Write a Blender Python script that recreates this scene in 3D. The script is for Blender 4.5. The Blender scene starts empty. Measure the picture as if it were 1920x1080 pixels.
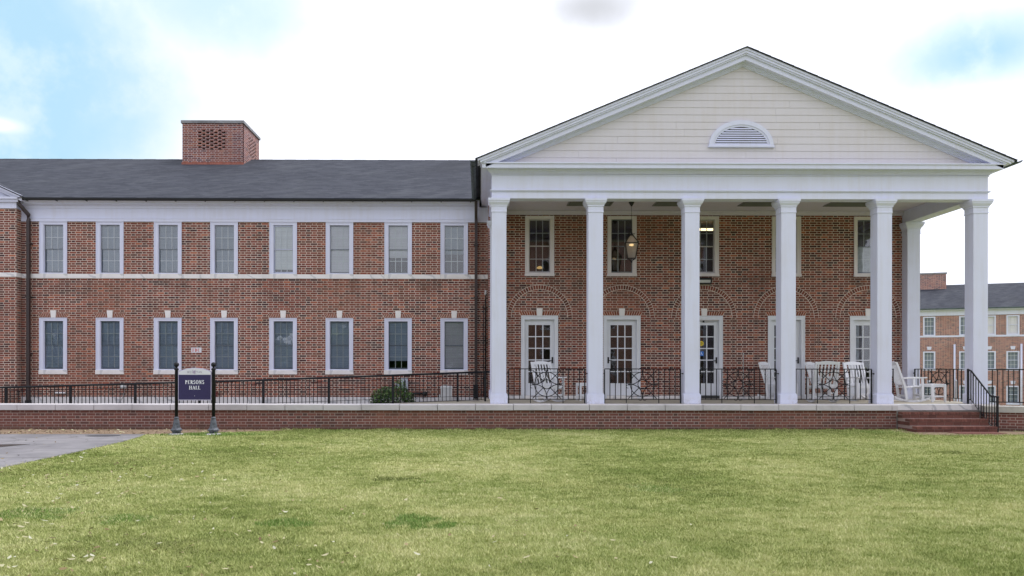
import bpy, bmesh, math, random
import numpy as np
from mathutils import Vector, Matrix
R = math.radians
random.seed(7)
scene = bpy.context.scene
COL = scene.collection

# ------------------------------------------------------------------ camera
cam_d = bpy.data.cameras.new('camera'); cam = bpy.data.objects.new('camera', cam_d)
COL.objects.link(cam); scene.camera = cam
cam_d.sensor_width = 36.0
cam_d.lens = 36.0 * 1516 / 1920
cam_d.shift_x = (960 - 912) / 1920
cam_d.shift_y = (690 - 540) / 1920
cam_d.clip_start = 0.1; cam_d.clip_end = 2000
cam.matrix_world = (Matrix.Translation((0, 0, 1.5)) @ Matrix.Rotation(-0.008, 4, 'Z')
                    @ Matrix.Rotation(R(90), 4, 'X') @ Matrix.Rotation(0.001, 4, 'Z'))

# ------------------------------------------------------------------ sky, sun, exposure
SUN_DIR = Vector((0.50, 0.10, 0.86)).normalized()
world = bpy.data.worlds.new('World'); scene.world = world; world.use_nodes = True
sun_d = bpy.data.lights.new('sun', 'SUN'); sun_d.energy = 2.3; sun_d.angle = R(22)
sun_d.color = (1.0, 0.97, 0.94)
sun = bpy.data.objects.new('sun', sun_d); COL.objects.link(sun)
sun.rotation_euler = SUN_DIR.to_track_quat('Z', 'Y').to_euler()
scene.view_settings.view_transform = 'Standard'; scene.view_settings.look = 'None'
scene.view_settings.exposure = 0.22; scene.view_settings.gamma = 1.0
scene.cycles.use_denoising = True
scene.cycles.max_bounces = 8
scene.cycles.transparent_max_bounces = 16

# ------------------------------------------------------------------ node helpers
class V:
    """value socket with arithmetic"""
    def __init__(s, nt, sock): s.nt = nt; s.s = sock
    def _m(s, op, *a):
        n = s.nt.nodes.new('ShaderNodeMath'); n.operation = op
        for i, x in enumerate((s,) + a):
            if isinstance(x, V): s.nt.links.new(x.s, n.inputs[i])
            else: n.inputs[i].default_value = float(x)
        return V(s.nt, n.outputs[0])
    def __add__(s, o): return s._m('ADD', o)
    def __radd__(s, o): return s._m('ADD', o)
    def __sub__(s, o): return s._m('SUBTRACT', o)
    def __rsub__(s, o): return (s * -1) + o
    def __mul__(s, o): return s._m('MULTIPLY', o)
    def __rmul__(s, o): return s._m('MULTIPLY', o)
    def __truediv__(s, o): return s._m('DIVIDE', o)
    def floor(s): return s._m('FLOOR')
    def fract(s): return s._m('FRACT')
    def gt(s, o): return s._m('GREATER_THAN', o)
    def lt(s, o): return s._m('LESS_THAN', o)
    def mod(s, o): return s._m('FLOORED_MODULO', o)
    def abs(s): return s._m('ABSOLUTE')
    def min(s, o): return s._m('MINIMUM', o)
    def max(s, o): return s._m('MAXIMUM', o)
    def mixf(s, a, b):          # s=0 -> a, 1 -> b
        if not isinstance(a, V) and not isinstance(b, V): return s * (b - a) + a
        return s * b + (1 - s) * a
def node(nt, t, **kw):
    n = nt.nodes.new(t)
    for k, v in kw.items(): setattr(n, k, v)
    return n
def put(nt, sock, val):
    if isinstance(val, V): nt.links.new(val.s, sock)
    elif hasattr(val, 'links') or isinstance(val, bpy.types.NodeSocket): nt.links.new(val, sock)
    else: sock.default_value = val if not isinstance(val, tuple) or len(val) != 3 or len(sock.default_value) == 3 else (*val, 1)
def mixc(nt, f, a, b, mode='MIX'):
    n = node(nt, 'ShaderNodeMix', data_type='RGBA', blend_type=mode)
    put(nt, n.inputs[0], f); put(nt, n.inputs[6], a); put(nt, n.inputs[7], b)
    return n.outputs[2]
def ramp(nt, f, stops, interp='LINEAR'):
    n = node(nt, 'ShaderNodeValToRGB'); n.color_ramp.interpolation = interp
    el = n.color_ramp.elements
    while len(el) < len(stops): el.new(0.5)
    for e, (p, c) in zip(el, stops): e.position = p; e.color = (*c, 1)
    put(nt, n.inputs[0], f); return n.outputs[0]
def noise(nt, vec, scale, detail=3, rough=0.55, out=0):
    n = node(nt, 'ShaderNodeTexNoise'); n.inputs['Scale'].default_value = scale
    n.inputs['Detail'].default_value = detail; n.inputs['Roughness'].default_value = rough
    put(nt, n.inputs['Vector'], vec)
    return V(nt, n.outputs[0])
def step(nt, v, a, b):
    n = node(nt, 'ShaderNodeMapRange', interpolation_type='SMOOTHSTEP'); put(nt, n.inputs[0], v)
    n.inputs[1].default_value = a; n.inputs[2].default_value = b; return V(nt, n.outputs[0])
def objxyz(nt):
    tc = node(nt, 'ShaderNodeTexCoord'); s = node(nt, 'ShaderNodeSeparateXYZ')
    nt.links.new(tc.outputs['Object'], s.inputs[0])
    return tc, V(nt, s.outputs[0]), V(nt, s.outputs[1]), V(nt, s.outputs[2])
def comb(nt, x, y, z):
    n = node(nt, 'ShaderNodeCombineXYZ')
    for i, v in enumerate((x, y, z)): put(nt, n.inputs[i], v)
    return n.outputs[0]
def scaled(nt, vec, s):
    n = node(nt, 'ShaderNodeMapping'); n.inputs['Scale'].default_value = s
    put(nt, n.inputs['Vector'], vec); return n.outputs[0]
def newmat(name):
    m = bpy.data.materials.new(name); m.use_nodes = True; nt = m.node_tree
    b = nt.nodes['Principled BSDF']; return m, nt, b
def bump(nt, b, h, strength=0.3, dist=0.01):
    n = node(nt, 'ShaderNodeBump'); n.inputs['Strength'].default_value = strength
    n.inputs['Distance'].default_value = dist
    put(nt, n.inputs['Height'], h); nt.links.new(n.outputs[0], b.inputs['Normal'])

M = {}
def plain(name, c, rough=0.6, metal=0.0, var=0.0, vs=3.0, spec=0.5, emit=None):
    m, nt, b = newmat(name)
    b.inputs['Roughness'].default_value = rough; b.inputs['Metallic'].default_value = metal
    b.inputs['Specular IOR Level'].default_value = spec
    if var:
        tc = node(nt, 'ShaderNodeTexCoord')
        n1 = noise(nt, tc.outputs['Object'], vs, 5, 0.65)
        f = step(nt, n1, 0.35, 0.7)
        nt.links.new(mixc(nt, f, tuple(x * (1 + var) for x in c), tuple(x * (1 - var) for x in c)), b.inputs['Base Color'])
    else: b.inputs['Base Color'].default_value = (*c, 1)
    if emit: b.inputs['Emission Color'].default_value = (*emit[0], 1); b.inputs['Emission Strength'].default_value = emit[1]
    M[name] = m; return m

def paint(name, c, dirt=0.025, grain=True):
    """old exterior paint: faint blotches and vertical weather streaks"""
    m, nt, b = newmat(name); tc, x, y, z = objxyz(nt)
    n1 = noise(nt, tc.outputs['Object'], 1.3, 5, 0.6)
    n2 = noise(nt, scaled(nt, tc.outputs['Object'], (9, 9, 0.6)), 1.0, 4, 0.6)
    f = step(nt, n1 * 0.5 + n2 * 0.5, 0.42, 0.68)
    col = mixc(nt, f, c, tuple(v * (1 - 2.2 * dirt) * k for v, k in zip(c, (1, .985, .95))))
    n3 = noise(nt, tc.outputs['Object'], 14, 4, 0.7)
    spot = step(nt, n3, 0.70, 0.76) * 0.3
    col = mixc(nt, spot, col, tuple(v * 0.6 for v in c))
    gp = node(nt, 'ShaderNodeNewGeometry'); gs = node(nt, 'ShaderNodeSeparateXYZ'); nt.links.new(gp.outputs['Position'], gs.inputs[0])
    foot = (1 - step(nt, V(nt, gs.outputs[2]), 0.62, 0.86)) * step(nt, n1 * .4 + n3 * .6, 0.46, 0.62)
    col = mixc(nt, foot * 0.45, col, (0.34, 0.31, 0.27))
    nt.links.new(col, b.inputs['Base Color']); b.inputs['Roughness'].default_value = 0.55
    b.inputs['Specular IOR Level'].default_value = 0.3
    if grain: bump(nt, b, noise(nt, tc.outputs['Object'], 60, 2), 0.12, 0.004)
    M[name] = m; return m

def brick(name, L=0.203, Hd=0.100, mo=0.0135, course=0.0677, cols=None, mortar=(0.67, 0.565, 0.485),
          header_dark=0.35, stain=0.25, wash=0, damp=False):
    """Flemish bond laid in object space; works on faces looking along x, y or z"""
    m, nt, b = newmat(name); tc, x, y, z = objxyz(nt)
    sn = node(nt, 'ShaderNodeSeparateXYZ'); nt.links.new(tc.outputs['Normal'], sn.inputs[0])
    ax = V(nt, sn.outputs[0]).abs().gt(0.7); az = V(nt, sn.outputs[2]).abs().gt(0.7)
    u = ax.mixf(x, y); w = az.mixf(z, y)
    P = L + Hd + 2 * mo
    row = (w / course).floor()
    uu = u + row.mod(2) * (P / 2 + 0.012)
    k = (uu / P).floor(); t = (uu / P).fract() * P
    ish = t.gt(L + mo)
    loc = t - ish * (L + mo)
    blen = ish.mixf(L, Hd)
    fy = (w / course).fract() * course
    wob = (noise(nt, tc.outputs['Object'], 35, 2) - 0.5) * 0.006
    du = loc.min(blen - loc) + wob      # >0 inside the brick
    dv = fy.min((course - mo) - fy) + wob
    inside = step(nt, du.min(dv), -0.0012, 0.0018)
    wn = node(nt, 'ShaderNodeTexWhiteNoise', noise_dimensions='3D')
    put(nt, wn.inputs[0], comb(nt, k * 2 + ish, row, ax * 7.3))
    rnd = V(nt, wn.outputs[0])
    cols = cols or [(0.0, (0.028, 0.020, 0.026)), (0.08, (0.055, 0.024, 0.024)), (0.20, (0.105, 0.033, 0.026)),
                    (0.50, (0.158, 0.044, 0.032)), (0.76, (0.208, 0.057, 0.040)), (0.93, (0.28, 0.080, 0.050)), (1.0, (0.40, 0.13, 0.065))]
    bc = ramp(nt, (rnd - ish * header_dark * 0.4).max(0.0), cols)
    g = noise(nt, tc.outputs['Object'], 90, 3, 0.7)
    bc = mixc(nt, g * 0.22, bc, (0.34, 0.15, 0.13))
    big = noise(nt, tc.outputs['Object'], 0.55, 4, 0.6)
    mort = mixc(nt, step(nt, big, 0.45, 0.7), mortar, tuple(v * 0.72 for v in mortar))
    mort = mixc(nt, step(nt, noise(nt, tc.outputs['Object'], 3.0, 4, 0.7), 0.50, 0.80), mort, (0.42, 0.33, 0.24))
    col = mixc(nt, inside, mort, bc)
    st = step(nt, noise(nt, scaled(nt, tc.outputs['Object'], (1.2, 1.2, 0.8)), 0.8, 5, 0.65), 0.52, 0.78) * stain
    col = mixc(nt, st, col, (0.16, 0.085, 0.06))
    drift = noise(nt, scaled(nt, tc.outputs['Object'], (.35, .35, .22)), 1.0, 3, 0.5)
    col = mixc(nt, step(nt, drift, 0.45, 0.65) * 0.22, col, (0.30, 0.13, 0.075))
    soot = noise(nt, scaled(nt, tc.outputs['Object'], (1.6, 1.6, 0.45)), 1.0, 5, 0.7)
    if wash:   # soot and run-off below the string course and sills, damp foot
        band = (step(nt, z, wash - 0.85, wash - 0.05) * z.lt(wash)).max(1 - step(nt, z, 0.62, 1.15))
        col = mixc(nt, band * step(nt, soot, 0.42, 0.66) * 0.5, col, (0.075, 0.050, 0.042))
    if damp: col = mixc(nt, (1 - step(nt, z + (soot - .5) * .25, 0.0, 0.16)) * 0.6, col, (0.095, 0.058, 0.042))
    nt.links.new(col, b.inputs['Base Color'])
    b.inputs['Roughness'].default_value = 0.88; b.inputs['Specular IOR Level'].default_value = 0.2
    bump(nt, b, inside, 0.5, 0.006)
    M[name] = m; return m

paint('trim', (0.66, 0.68, 0.84))
paint('siding', (0.63, 0.60, 0.64), 0.02)
paint('ceiling', (0.60, 0.555, 0.66), 0.03)
paint('door_white', (0.72, 0.74, 0.80), 0.03)
paint('cream', (0.72, 0.67, 0.70), 0.03)
paint('chair_white', (0.78, 0.79, 0.84), 0.03, False)
brick('brick', wash=4.2)
brick('brick_chimney', cols=[(0.0, (0.07, 0.035, 0.045)), (0.3, (0.16, 0.055, 0.05)), (0.7, (0.22, 0.075, 0.06)), (1, (0.30, 0.12, 0.08))],
      mortar=(0.60, 0.50, 0.50), header_dark=0.2)
brick('brick_low', L=0.21, Hd=0.10, mo=0.012, cols=[(0.0, (0.075, 0.045, 0.042)), (0.12, (0.115, 0.052, 0.046)), (0.5, (0.155, 0.063, 0.053)), (1, (0.19, 0.078, 0.064))],
      mortar=(0.38, 0.30, 0.27), header_dark=0.45, stain=0.35, damp=True)
brick('brick_far', cols=[(0.0, (0.10, 0.07, 0.08)), (0.3, (0.26, 0.11, 0.10)), (0.7, (0.34, 0.15, 0.125)), (1, (0.42, 0.20, 0.15))], mortar=(0.58, 0.50, 0.46))
plain('gasket', (0.70, 0.61, 0.54), 0.9); plain('joint', (0.26, 0.19, 0.16), 0.9)
plain('iron', (0.007, 0.008, 0.011), 0.55, 0.0, 0.3, 8, 0.3)
plain('bronze', (0.030, 0.018, 0.018), 0.45, 0, 0.25, 4)
plain('copper_gutter', (0.06, 0.085, 0.085), 0.5, 0.3, 0.35, 6)
plain('gutter_black', (0.018, 0.020, 0.024), 0.5)
plain('sash_grey', (0.20, 0.23, 0.27), 0.5)
plain('muntin', (0.66, 0.68, 0.67), 0.5)
plain('muntin_white', (0.66, 0.67, 0.68), 0.5)
plain('grey_box', (0.50, 0.51, 0.52), 0.5, 0, 0.08, 5)
plain('box_steel', (0.42, 0.46, 0.54), 0.4, 0, 0.08, 5)
plain('dark_interior', (0.07, 0.055, 0.045), 0.9)
plain('interior_wall', (0.30, 0.25, 0.19), 0.9)
plain('tube_light', (1, 0.85, 0.55), 0.5, emit=((1, 0.78, 0.42), 2.6))
plain('flame', (1, 0.7, 0.35), 0.5, emit=((1, 0.70, 0.32), 1.8))
plain('lamp_glow', (1, 0.8, 0.5), 0.5, emit=((1, 0.62, 0.2), .45))
plain('sign_purple', (0.022, 0.015, 0.080), 0.45, 0, 0.08, 20)
plain('sign_white', (0.68, 0.68, 0.72), 0.45)
plain('sign_edge', (0.50, 0.46, 0.62), 0.45)
plain('sign_letter', (0.85, 0.86, 0.9), 0.5)
plain('sign_grey_letter', (0.19, 0.17, 0.22), 0.5)
plain('sign_mono', (0.34, 0.22, 0.42), 0.5)
plain('red', (0.55, 0.03, 0.03), 0.5)
plain('red_dark', (0.16, 0.03, 0.03), 0.6)
plain('pink_white', (0.62, 0.52, 0.56), 0.5)
plain('yellow', (0.75, 0.55, 0.03), 0.5)
plain('blue', (0.02, 0.17, 0.60), 0.5)
plain('black', (0.012, 0.012, 0.014), 0.6)
plain('flashing', (0.30, 0.10, 0.07), 0.7, 0, 0.25, 8)
plain('louver_dark', (0.02, 0.02, 0.022), 0.9)
plain('aluminium', (0.55, 0.56, 0.58), 0.35, 0.6)
plain('threshold', (0.03, 0.03, 0.03), 0.5)
plain('curtain', (0.52, 0.54, 0.56), 0.9, 0, 0.15, 12)

def stone(name, c, vein=(0.42, 0.43, 0.47), vs=2.2, amount=0.6, dirt=0.2):
    m, nt, b = newmat(name); tc, x, y, z = objxyz(nt)
    n0 = noise(nt, tc.outputs['Object'], 1.6, 4, 0.6)
    w = node(nt, 'ShaderNodeTexWave', wave_type='BANDS', bands_direction='DIAGONAL')
    w.inputs['Scale'].default_value = vs * 0.5; w.inputs['Distortion'].default_value = 9; w.inputs['Detail'].default_value = 4
    put(nt, w.inputs['Vector'], tc.outputs['Object'])
    f = step(nt, V(nt, w.outputs[0]), 0.86, 1.0) * amount
    col = mixc(nt, f, c, vein)
    col = mixc(nt, step(nt, n0, 0.45, 0.75) * dirt * 2, col, tuple(v * 0.62 for v in c))
    col = mixc(nt, noise(nt, tc.outputs['Object'], 40, 4, 0.7) * 0.25, col, tuple(v * 0.75 for v in c))
    nt.links.new(col, b.inputs['Base Color']); b.inputs['Roughness'].default_value = 0.75
    b.inputs['Specular IOR Level'].default_value = 0.25
    bump(nt, b, noise(nt, tc.outputs['Object'], 50, 4), 0.15, 0.004)
    M[name] = m
stone('marble', (0.80, 0.77, 0.77))
stone('marble_grey', (0.68, 0.67, 0.69), amount=0.9)
stone('limestone', (0.57, 0.54, 0.555), amount=0.15, dirt=0.25)
stone('limestone_dirty', (0.44, 0.42, 0.39), amount=0.1, dirt=0.6)
stone('porch_concrete', (0.40, 0.36, 0.29), amount=0.0, dirt=0.3)
stone('cap_stone', (0.27, 0.27, 0.28), amount=0.3, dirt=0.5)

def shingle():
    m, nt, b = newmat('shingle'); tc, x, y, z = objxyz(nt)
    sn = node(nt, 'ShaderNodeSeparateXYZ'); nt.links.new(tc.outputs['Normal'], sn.inputs[0])
    ax = V(nt, sn.outputs[0]).abs().gt(0.2)
    u = ax.mixf(x, y); rowc = (z / 0.055); row = rowc.floor()
    br = (u / 0.31 + row * 0.37).floor()
    wn = node(nt, 'ShaderNodeTexWhiteNoise', noise_dimensions='2D'); put(nt, wn.inputs[0], comb(nt, br, row, 0.0))
    f = V(nt, wn.outputs[0])
    col = mixc(nt, f, (0.027, 0.031, 0.044), (0.050, 0.055, 0.072))
    # diagonal streaks of lighter granules, as laid
    st = noise(nt, scaled(nt, comb(nt, u * 0.8 - z * 1.6, z * 0.9, y * 0.3), (1, 1, 1)), 1.7, 7, 0.68)
    col = mixc(nt, step(nt, st, 0.45, 0.75) * 0.55, col, (0.085, 0.092, 0.105))
    big = noise(nt, tc.outputs['Object'], 0.25, 4, 0.6)
    col = mixc(nt, step(nt, big, 0.5, 0.8) * 0.75, col, (0.018, 0.020, 0.028))
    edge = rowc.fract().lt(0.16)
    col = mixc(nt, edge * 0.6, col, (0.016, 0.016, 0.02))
    col = mixc(nt, step(nt, noise(nt, tc.outputs['Object'], 6.0, 5, 0.75), 0.55, 0.75) * 0.35, col, (0.12, 0.125, 0.13))
    nt.links.new(col, b.inputs['Base Color']); b.inputs['Roughness'].default_value = 0.85
    b.inputs['Specular IOR Level'].default_value = 0.25
    bump(nt, b, rowc.fract() * 1.0 + f * 0.4, 0.5, 0.012)
    M['shingle'] = m
shingle()

def glass(name, tint=(0.75, 0.80, 0.83), ior=1.5, refl=1.0):
    m = bpy.data.materials.new(name); m.use_nodes = True; nt = m.node_tree; nt.nodes.clear()
    out = node(nt, 'ShaderNodeOutputMaterial'); tr = node(nt, 'ShaderNodeBsdfTransparent'); gl = node(nt, 'ShaderNodeBsdfGlossy')
    tr.inputs[0].default_value = (*tint, 1); gl.inputs['Roughness'].default_value = 0.02
    gl.inputs['Color'].default_value = (refl, refl, refl, 1)
    tc = node(nt, 'ShaderNodeTexCoord')
    bp = node(nt, 'ShaderNodeBump'); bp.inputs['Strength'].default_value = 0.035; bp.inputs['Distance'].default_value = 0.03
    put(nt, bp.inputs['Height'], noise(nt, tc.outputs['Object'], 3.5, 2)); nt.links.new(bp.outputs[0], gl.inputs['Normal'])
    fr = node(nt, 'ShaderNodeFresnel'); fr.inputs[0].default_value = ior
    mx = node(nt, 'ShaderNodeMixShader')
    nt.links.new((V(nt, fr.outputs[0]) * 1.65).min(1.0).s, mx.inputs[0])
    nt.links.new(tr.outputs[0], mx.inputs[1]); nt.links.new(gl.outputs[0], mx.inputs[2]); nt.links.new(mx.outputs[0], out.inputs[0])
    M[name] = m
glass('glass', (.93,.95,.97)); glass('glass_dark', (0.42, 0.44, 0.46)); glass('lantern_glass', (0.80, 0.74, 0.66))

def blind(name, c):
    m, nt, b = newmat(name); tc, x, y, z = objxyz(nt)
    s = (z / 0.05).fract()
    col = mixc(nt, s.lt(0.22) * 0.45, c, tuple(v * 0.6 for v in c))
    col = mixc(nt, step(nt, noise(nt, scaled(nt, tc.outputs['Object'], (1, 1, 3)), 2.2, 3), 0.4, 0.7) * 0.4, col, tuple(v * 0.75 for v in c))
    nt.links.new(col, b.inputs['Base Color']); b.inputs['Roughness'].default_value = 0.7
    bump(nt, b, s, 0.6, 0.01); M[name] = m
blind('blind_mid', (0.27, 0.33, 0.40)); blind('blind_dark', (0.47, 0.545, 0.66)); blind('blind_sky', (0.84, 0.85, 0.84))
blind('far_blind', (0.20, 0.235, 0.28)); blind('far_blind_low', (0.12, 0.15, 0.19)); blind('blind_warm', (0.72, 0.70, 0.74)); blind('blind_slate', (0.49, 0.56, 0.67))

def tinted(name, stops, rough=0.8, gran=0.25, spec=0.2):
    """colour picked per piece from the 'tint' attribute"""
    m, nt, b = newmat(name)
    at = node(nt, 'ShaderNodeAttribute', attribute_name='tint')
    col = ramp(nt, at.outputs['Fac'], stops)
    tc = node(nt, 'ShaderNodeTexCoord')
    g = noise(nt, tc.outputs['Object'], 70, 3, 0.7)
    nt.links.new(mixc(nt, g * gran, col, (0.3, 0.2, 0.14)), b.inputs['Base Color'])
    b.inputs['Roughness'].default_value = rough; b.inputs['Specular IOR Level'].default_value = spec
    M[name] = m
tinted('arch_brick', [(0, (0.085, 0.030, 0.026)), (0.35, (0.15, 0.041, 0.032)), (1, (0.22, 0.060, 0.042))])
tinted('lintel_brick', [(0, (0.17, 0.045, 0.028)), (1, (0.30, 0.085, 0.045))])
tinted('step_brick', [(0, (0.085, 0.030, 0.028)), (0.5, (0.135, 0.048, 0.042)), (1, (0.185, 0.070, 0.058))])
tinted('bush_leaf', [(0, (0.014, 0.030, 0.010)), (0.5, (0.045, 0.110, 0.022)), (0.85, (0.15, 0.27, 0.06)), (1, (0.22, 0.27, 0.11))], 0.45, 0.0, 0.5)
tinted('dead_leaf', [(0, (0.075, 0.052, 0.024)), (0.3, (0.165, 0.115, 0.050)), (0.5, (0.30, 0.25, 0.13)), (0.8, (0.40, 0.39, 0.24)), (1, (0.44, 0.44, 0.33))], 0.7, 0.1)

# ------------------------------------------------------------------ mesh builder
class MB:
    def __init__(s): s.v = []; s.f = []; s.m = []; s.t = []; s.sm = []
    def add(s, vs, fs, mi=0, tint=0.5, smooth=False):
        o = len(s.v); s.v += [tuple(v) for v in vs]
        for f in fs: s.f.append(tuple(i + o for i in f)); s.m.append(mi); s.t.append(tint); s.sm.append(smooth)
        return s
    def box(s, x0, x1, y0, y1, z0, z1, mi=0, tint=0.5, tf=None):
        vs = [(x, y, z) for z in (z0, z1) for y in (y0, y1) for x in (x0, x1)]
        if tf: vs = [tf @ Vector(v) for v in vs]
        return s.add(vs, [(0, 2, 3, 1), (4, 5, 7, 6), (0, 1, 5, 4), (2, 6, 7, 3), (0, 4, 6, 2), (1, 3, 7, 5)], mi, tint)
    def cbox(s, x0, x1, y0, y1, z0, z1, c, mi=0, tf=None):
        """box whose top edges are chamfered by c"""
        lo = [(x0, y0, z0), (x1, y0, z0), (x1, y1, z0), (x0, y1, z0)]
        md = [(x, y, z1 - c) for x, y, _ in lo]
        tp = [(x0 + c, y0 + c, z1), (x1 - c, y0 + c, z1), (x1 - c, y1 - c, z1), (x0 + c, y1 - c, z1)]
        vs = lo + md + tp
        if tf: vs = [tf @ Vector(v) for v in vs]
        fs = [(3, 2, 1, 0), (8, 9, 10, 11)]
        for i in range(4):
            j = (i + 1) % 4; fs += [(i, j, 4 + j, 4 + i), (4 + i, 4 + j, 8 + j, 8 + i)]
        return s.add(vs, fs, mi)
    def prism(s, poly, axis, a0, a1, mi=0, tint=0.5, tf=None):
        """poly in the two other axes (cyclic order), extruded along axis"""
        n = len(poly)
        def P(p, a):
            if axis == 'y': return (p[0], a, p[1])
            if axis == 'x': return (a, p[0], p[1])
            return (p[0], p[1], a)
        vs = [P(p, a0) for p in poly] + [P(p, a1) for p in poly]
        if tf: vs = [tf @ Vector(v) for v in vs]
        fs = [tuple(range(n))[::-1], tuple(range(n, 2 * n))] + [(i, (i + 1) % n, n + (i + 1) % n, n + i) for i in range(n)]
        return s.add(vs, fs, mi, tint)
    def tube(s, pts, r, n=6, mi=0, cap=True, smooth=True, rs=None, tint=0.5):
        pts = [Vector(p) for p in pts]; rings = []
        for i, p in enumerate(pts):
            d = (pts[min(i + 1, len(pts) - 1)] - pts[max(i - 1, 0)]).normalized()
            a = d.cross(Vector((0, 0, 1)) if abs(d.z) < 0.95 else Vector((1, 0, 0))).normalized(); b = d.cross(a)
            rr = rs[i] if rs else r
            rings.append([p + (a * math.cos(q) + b * math.sin(q)) * rr for q in [2 * math.pi * k / n + math.pi / n for k in range(n)]])
        vs = [v for rg in rings for v in rg]; fs = []
        for i in range(len(pts) - 1):
            for k in range(n): fs.append((i * n + k, i * n + (k + 1) % n, (i + 1) * n + (k + 1) % n, (i + 1) * n + k))
        if cap: fs += [tuple(range(n)), tuple(range((len(pts) - 1) * n, len(pts) * n))]
        return s.add(vs, fs, mi, tint, smooth and n > 4)
    def lathe(s, prof, cx, cy, n=12, mi=0, smooth=True):
        vs = []; fs = []
        for r, z in prof:
            for k in range(n): q = 2 * math.pi * (k + .5) / n; vs.append((cx + r * math.cos(q), cy + r * math.sin(q), z))
        for i in range(len(prof) - 1):
            for k in range(n): fs.append((i * n + k, i * n + (k + 1) % n, (i + 1) * n + (k + 1) % n, (i + 1) * n + k))
        fs += [tuple(range(n))[::-1], tuple(range((len(prof) - 1) * n, len(prof) * n))]
        return s.add(vs, fs, mi, 0.5, smooth)
    def mesh(s, name, mats):
        me = bpy.data.meshes.new(name); me.from_pydata(s.v, [], s.f)
        for m in (mats if isinstance(mats, (list, tuple)) else [mats]): me.materials.append(M[m])
        me.polygons.foreach_set('material_index', s.m); me.polygons.foreach_set('use_smooth', s.sm)
        at = me.attributes.new('tint', 'FLOAT', 'FACE'); at.data.foreach_set('value', s.t)
        me.update()
        bm = bmesh.new(); bm.from_mesh(me); bmesh.ops.recalc_face_normals(bm, faces=bm.faces); bm.to_mesh(me); bm.free()
        return me
    def build(s, name, mats, parent=None, loc=None):
        o = bpy.data.objects.new(name, s.mesh(name, mats)); COL.objects.link(o)
        if parent: o.parent = parent
        if loc: o.location = loc
        return o

def tag(o, label=None, cat=None, group=None, kind=None):
    if label: o['label'] = label
    if cat: o['category'] = cat
    if group: o['group'] = group
    if kind: o['kind'] = kind
    return o
def empty(name, loc=(0, 0, 0), rz=0, parent=None):
    o = bpy.data.objects.new(name, None); o.location = loc; o.rotation_euler.z = rz; o.empty_display_size = 0.2
    COL.objects.link(o)
    if parent: o.parent = parent
    return o
def kids(o): return [c for c in bpy.data.objects if c.parent == o]
def copy_tree(o, parent=None):
    c = o.copy(); COL.objects.link(c)
    if parent: c.parent = parent
    for ch in kids(o): copy_tree(ch, c)
    return c

# ------------------------------------------------------------------ world shader: bright broken overcast with blue openings
nt = world.node_tree; nt.nodes.clear()
out = node(nt, 'ShaderNodeOutputWorld'); bg = node(nt, 'ShaderNodeBackground'); nt.links.new(bg.outputs[0], out.inputs[0])
bg.inputs[1].default_value = 0.1
sky = node(nt, 'ShaderNodeTexSky', sky_type='NISHITA'); sky.sun_disc = False
sky.sun_elevation = math.asin(SUN_DIR.z); sky.sun_rotation = math.atan2(SUN_DIR.x, SUN_DIR.y)
sky.air_density = 1.0; sky.dust_density = 1.0
tc = node(nt, 'ShaderNodeTexCoord'); gen = tc.outputs['Generated']
def blob(d, r0, r1, squash=(1, 1, 1)):
    """1 inside an opening of the cloud deck round direction d, 0 outside"""
    d = Vector(d).normalized()
    sub = node(nt, 'ShaderNodeVectorMath', operation='SUBTRACT'); put(nt, sub.inputs[0], gen); sub.inputs[1].default_value = d
    mul = node(nt, 'ShaderNodeVectorMath', operation='MULTIPLY'); nt.links.new(sub.outputs[0], mul.inputs[0]); mul.inputs[1].default_value = squash
    ln = node(nt, 'ShaderNodeVectorMath', operation='LENGTH'); nt.links.new(mul.outputs[0], ln.inputs[0])
    wob = (noise(nt, gen, 5.0, 5, 0.6) - 0.5) * (0.22 * min(1.0, r1 * 4))
    return 1 - step(nt, V(nt, ln.outputs['Value']) + wob, r0, r1)
n_a = noise(nt, gen, 7.0, 6, 0.6)
n_b = noise(nt, scaled(nt, gen, (1, 1, 2.5)), 3.0, 6, 0.55)
open_l = blob((-0.68, 1, 0.37), 0.10, 0.30)
open_m = blob((-0.34, 1, 0.46), 0.02, 0.16, (1, 1, 1.8)) * 0.7
open_r = blob((0.635, 1, 0.395), 0.0, 0.15, (1, 1, 2.6)) * 1.0
opening = open_l.max(open_m).max(open_r)
wisp = step(nt, n_a, 0.50, 0.66) * 0.35
puff = blob((-0.60, 1, 0.300), 0.0, 0.030, (0.8, 1, 3.2))
cl = noise(nt, gen, 4.0, 4, 0.5)
sepz = node(nt, 'ShaderNodeSeparateXYZ'); nt.links.new(gen, sepz.inputs[0]); gz = V(nt, sepz.outputs[2])
blue = mixc(nt, 0.88, sky.outputs[0], (4.8, 7.4, 9.2))
cloudc = mixc(nt, step(nt, n_b, 0.62, 0.80) * 0.8, (10.9, 11.25, 12.6), (7.9, 8.2, 8.8))
grey = blob((0.14, 1, 0.448), 0.01, 0.085, (0.8, 1, 1.9)).max(blob((-0.42, 1, 0.32), 0.0, 0.24, (1, 1, 0.9)) * 0.30).max(blob((-0.13, 1, 0.452), 0.0, 0.06, (0.7, 1, 2.4)) * .35)
cloudc = mixc(nt, grey * 0.9, cloudc, (5.7, 5.85, 6.2))
skyc = mixc(nt, (opening * (1 - wisp * 0.95)) * (1 - puff * step(nt, n_a, 0.36, 0.6)), cloudc, blue)
below = step(nt, gz, -0.02, 0.0)
skyc = mixc(nt, below, (1.6, 1.8, 1.2), skyc)
nt.links.new(skyc, bg.inputs[0])

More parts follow.
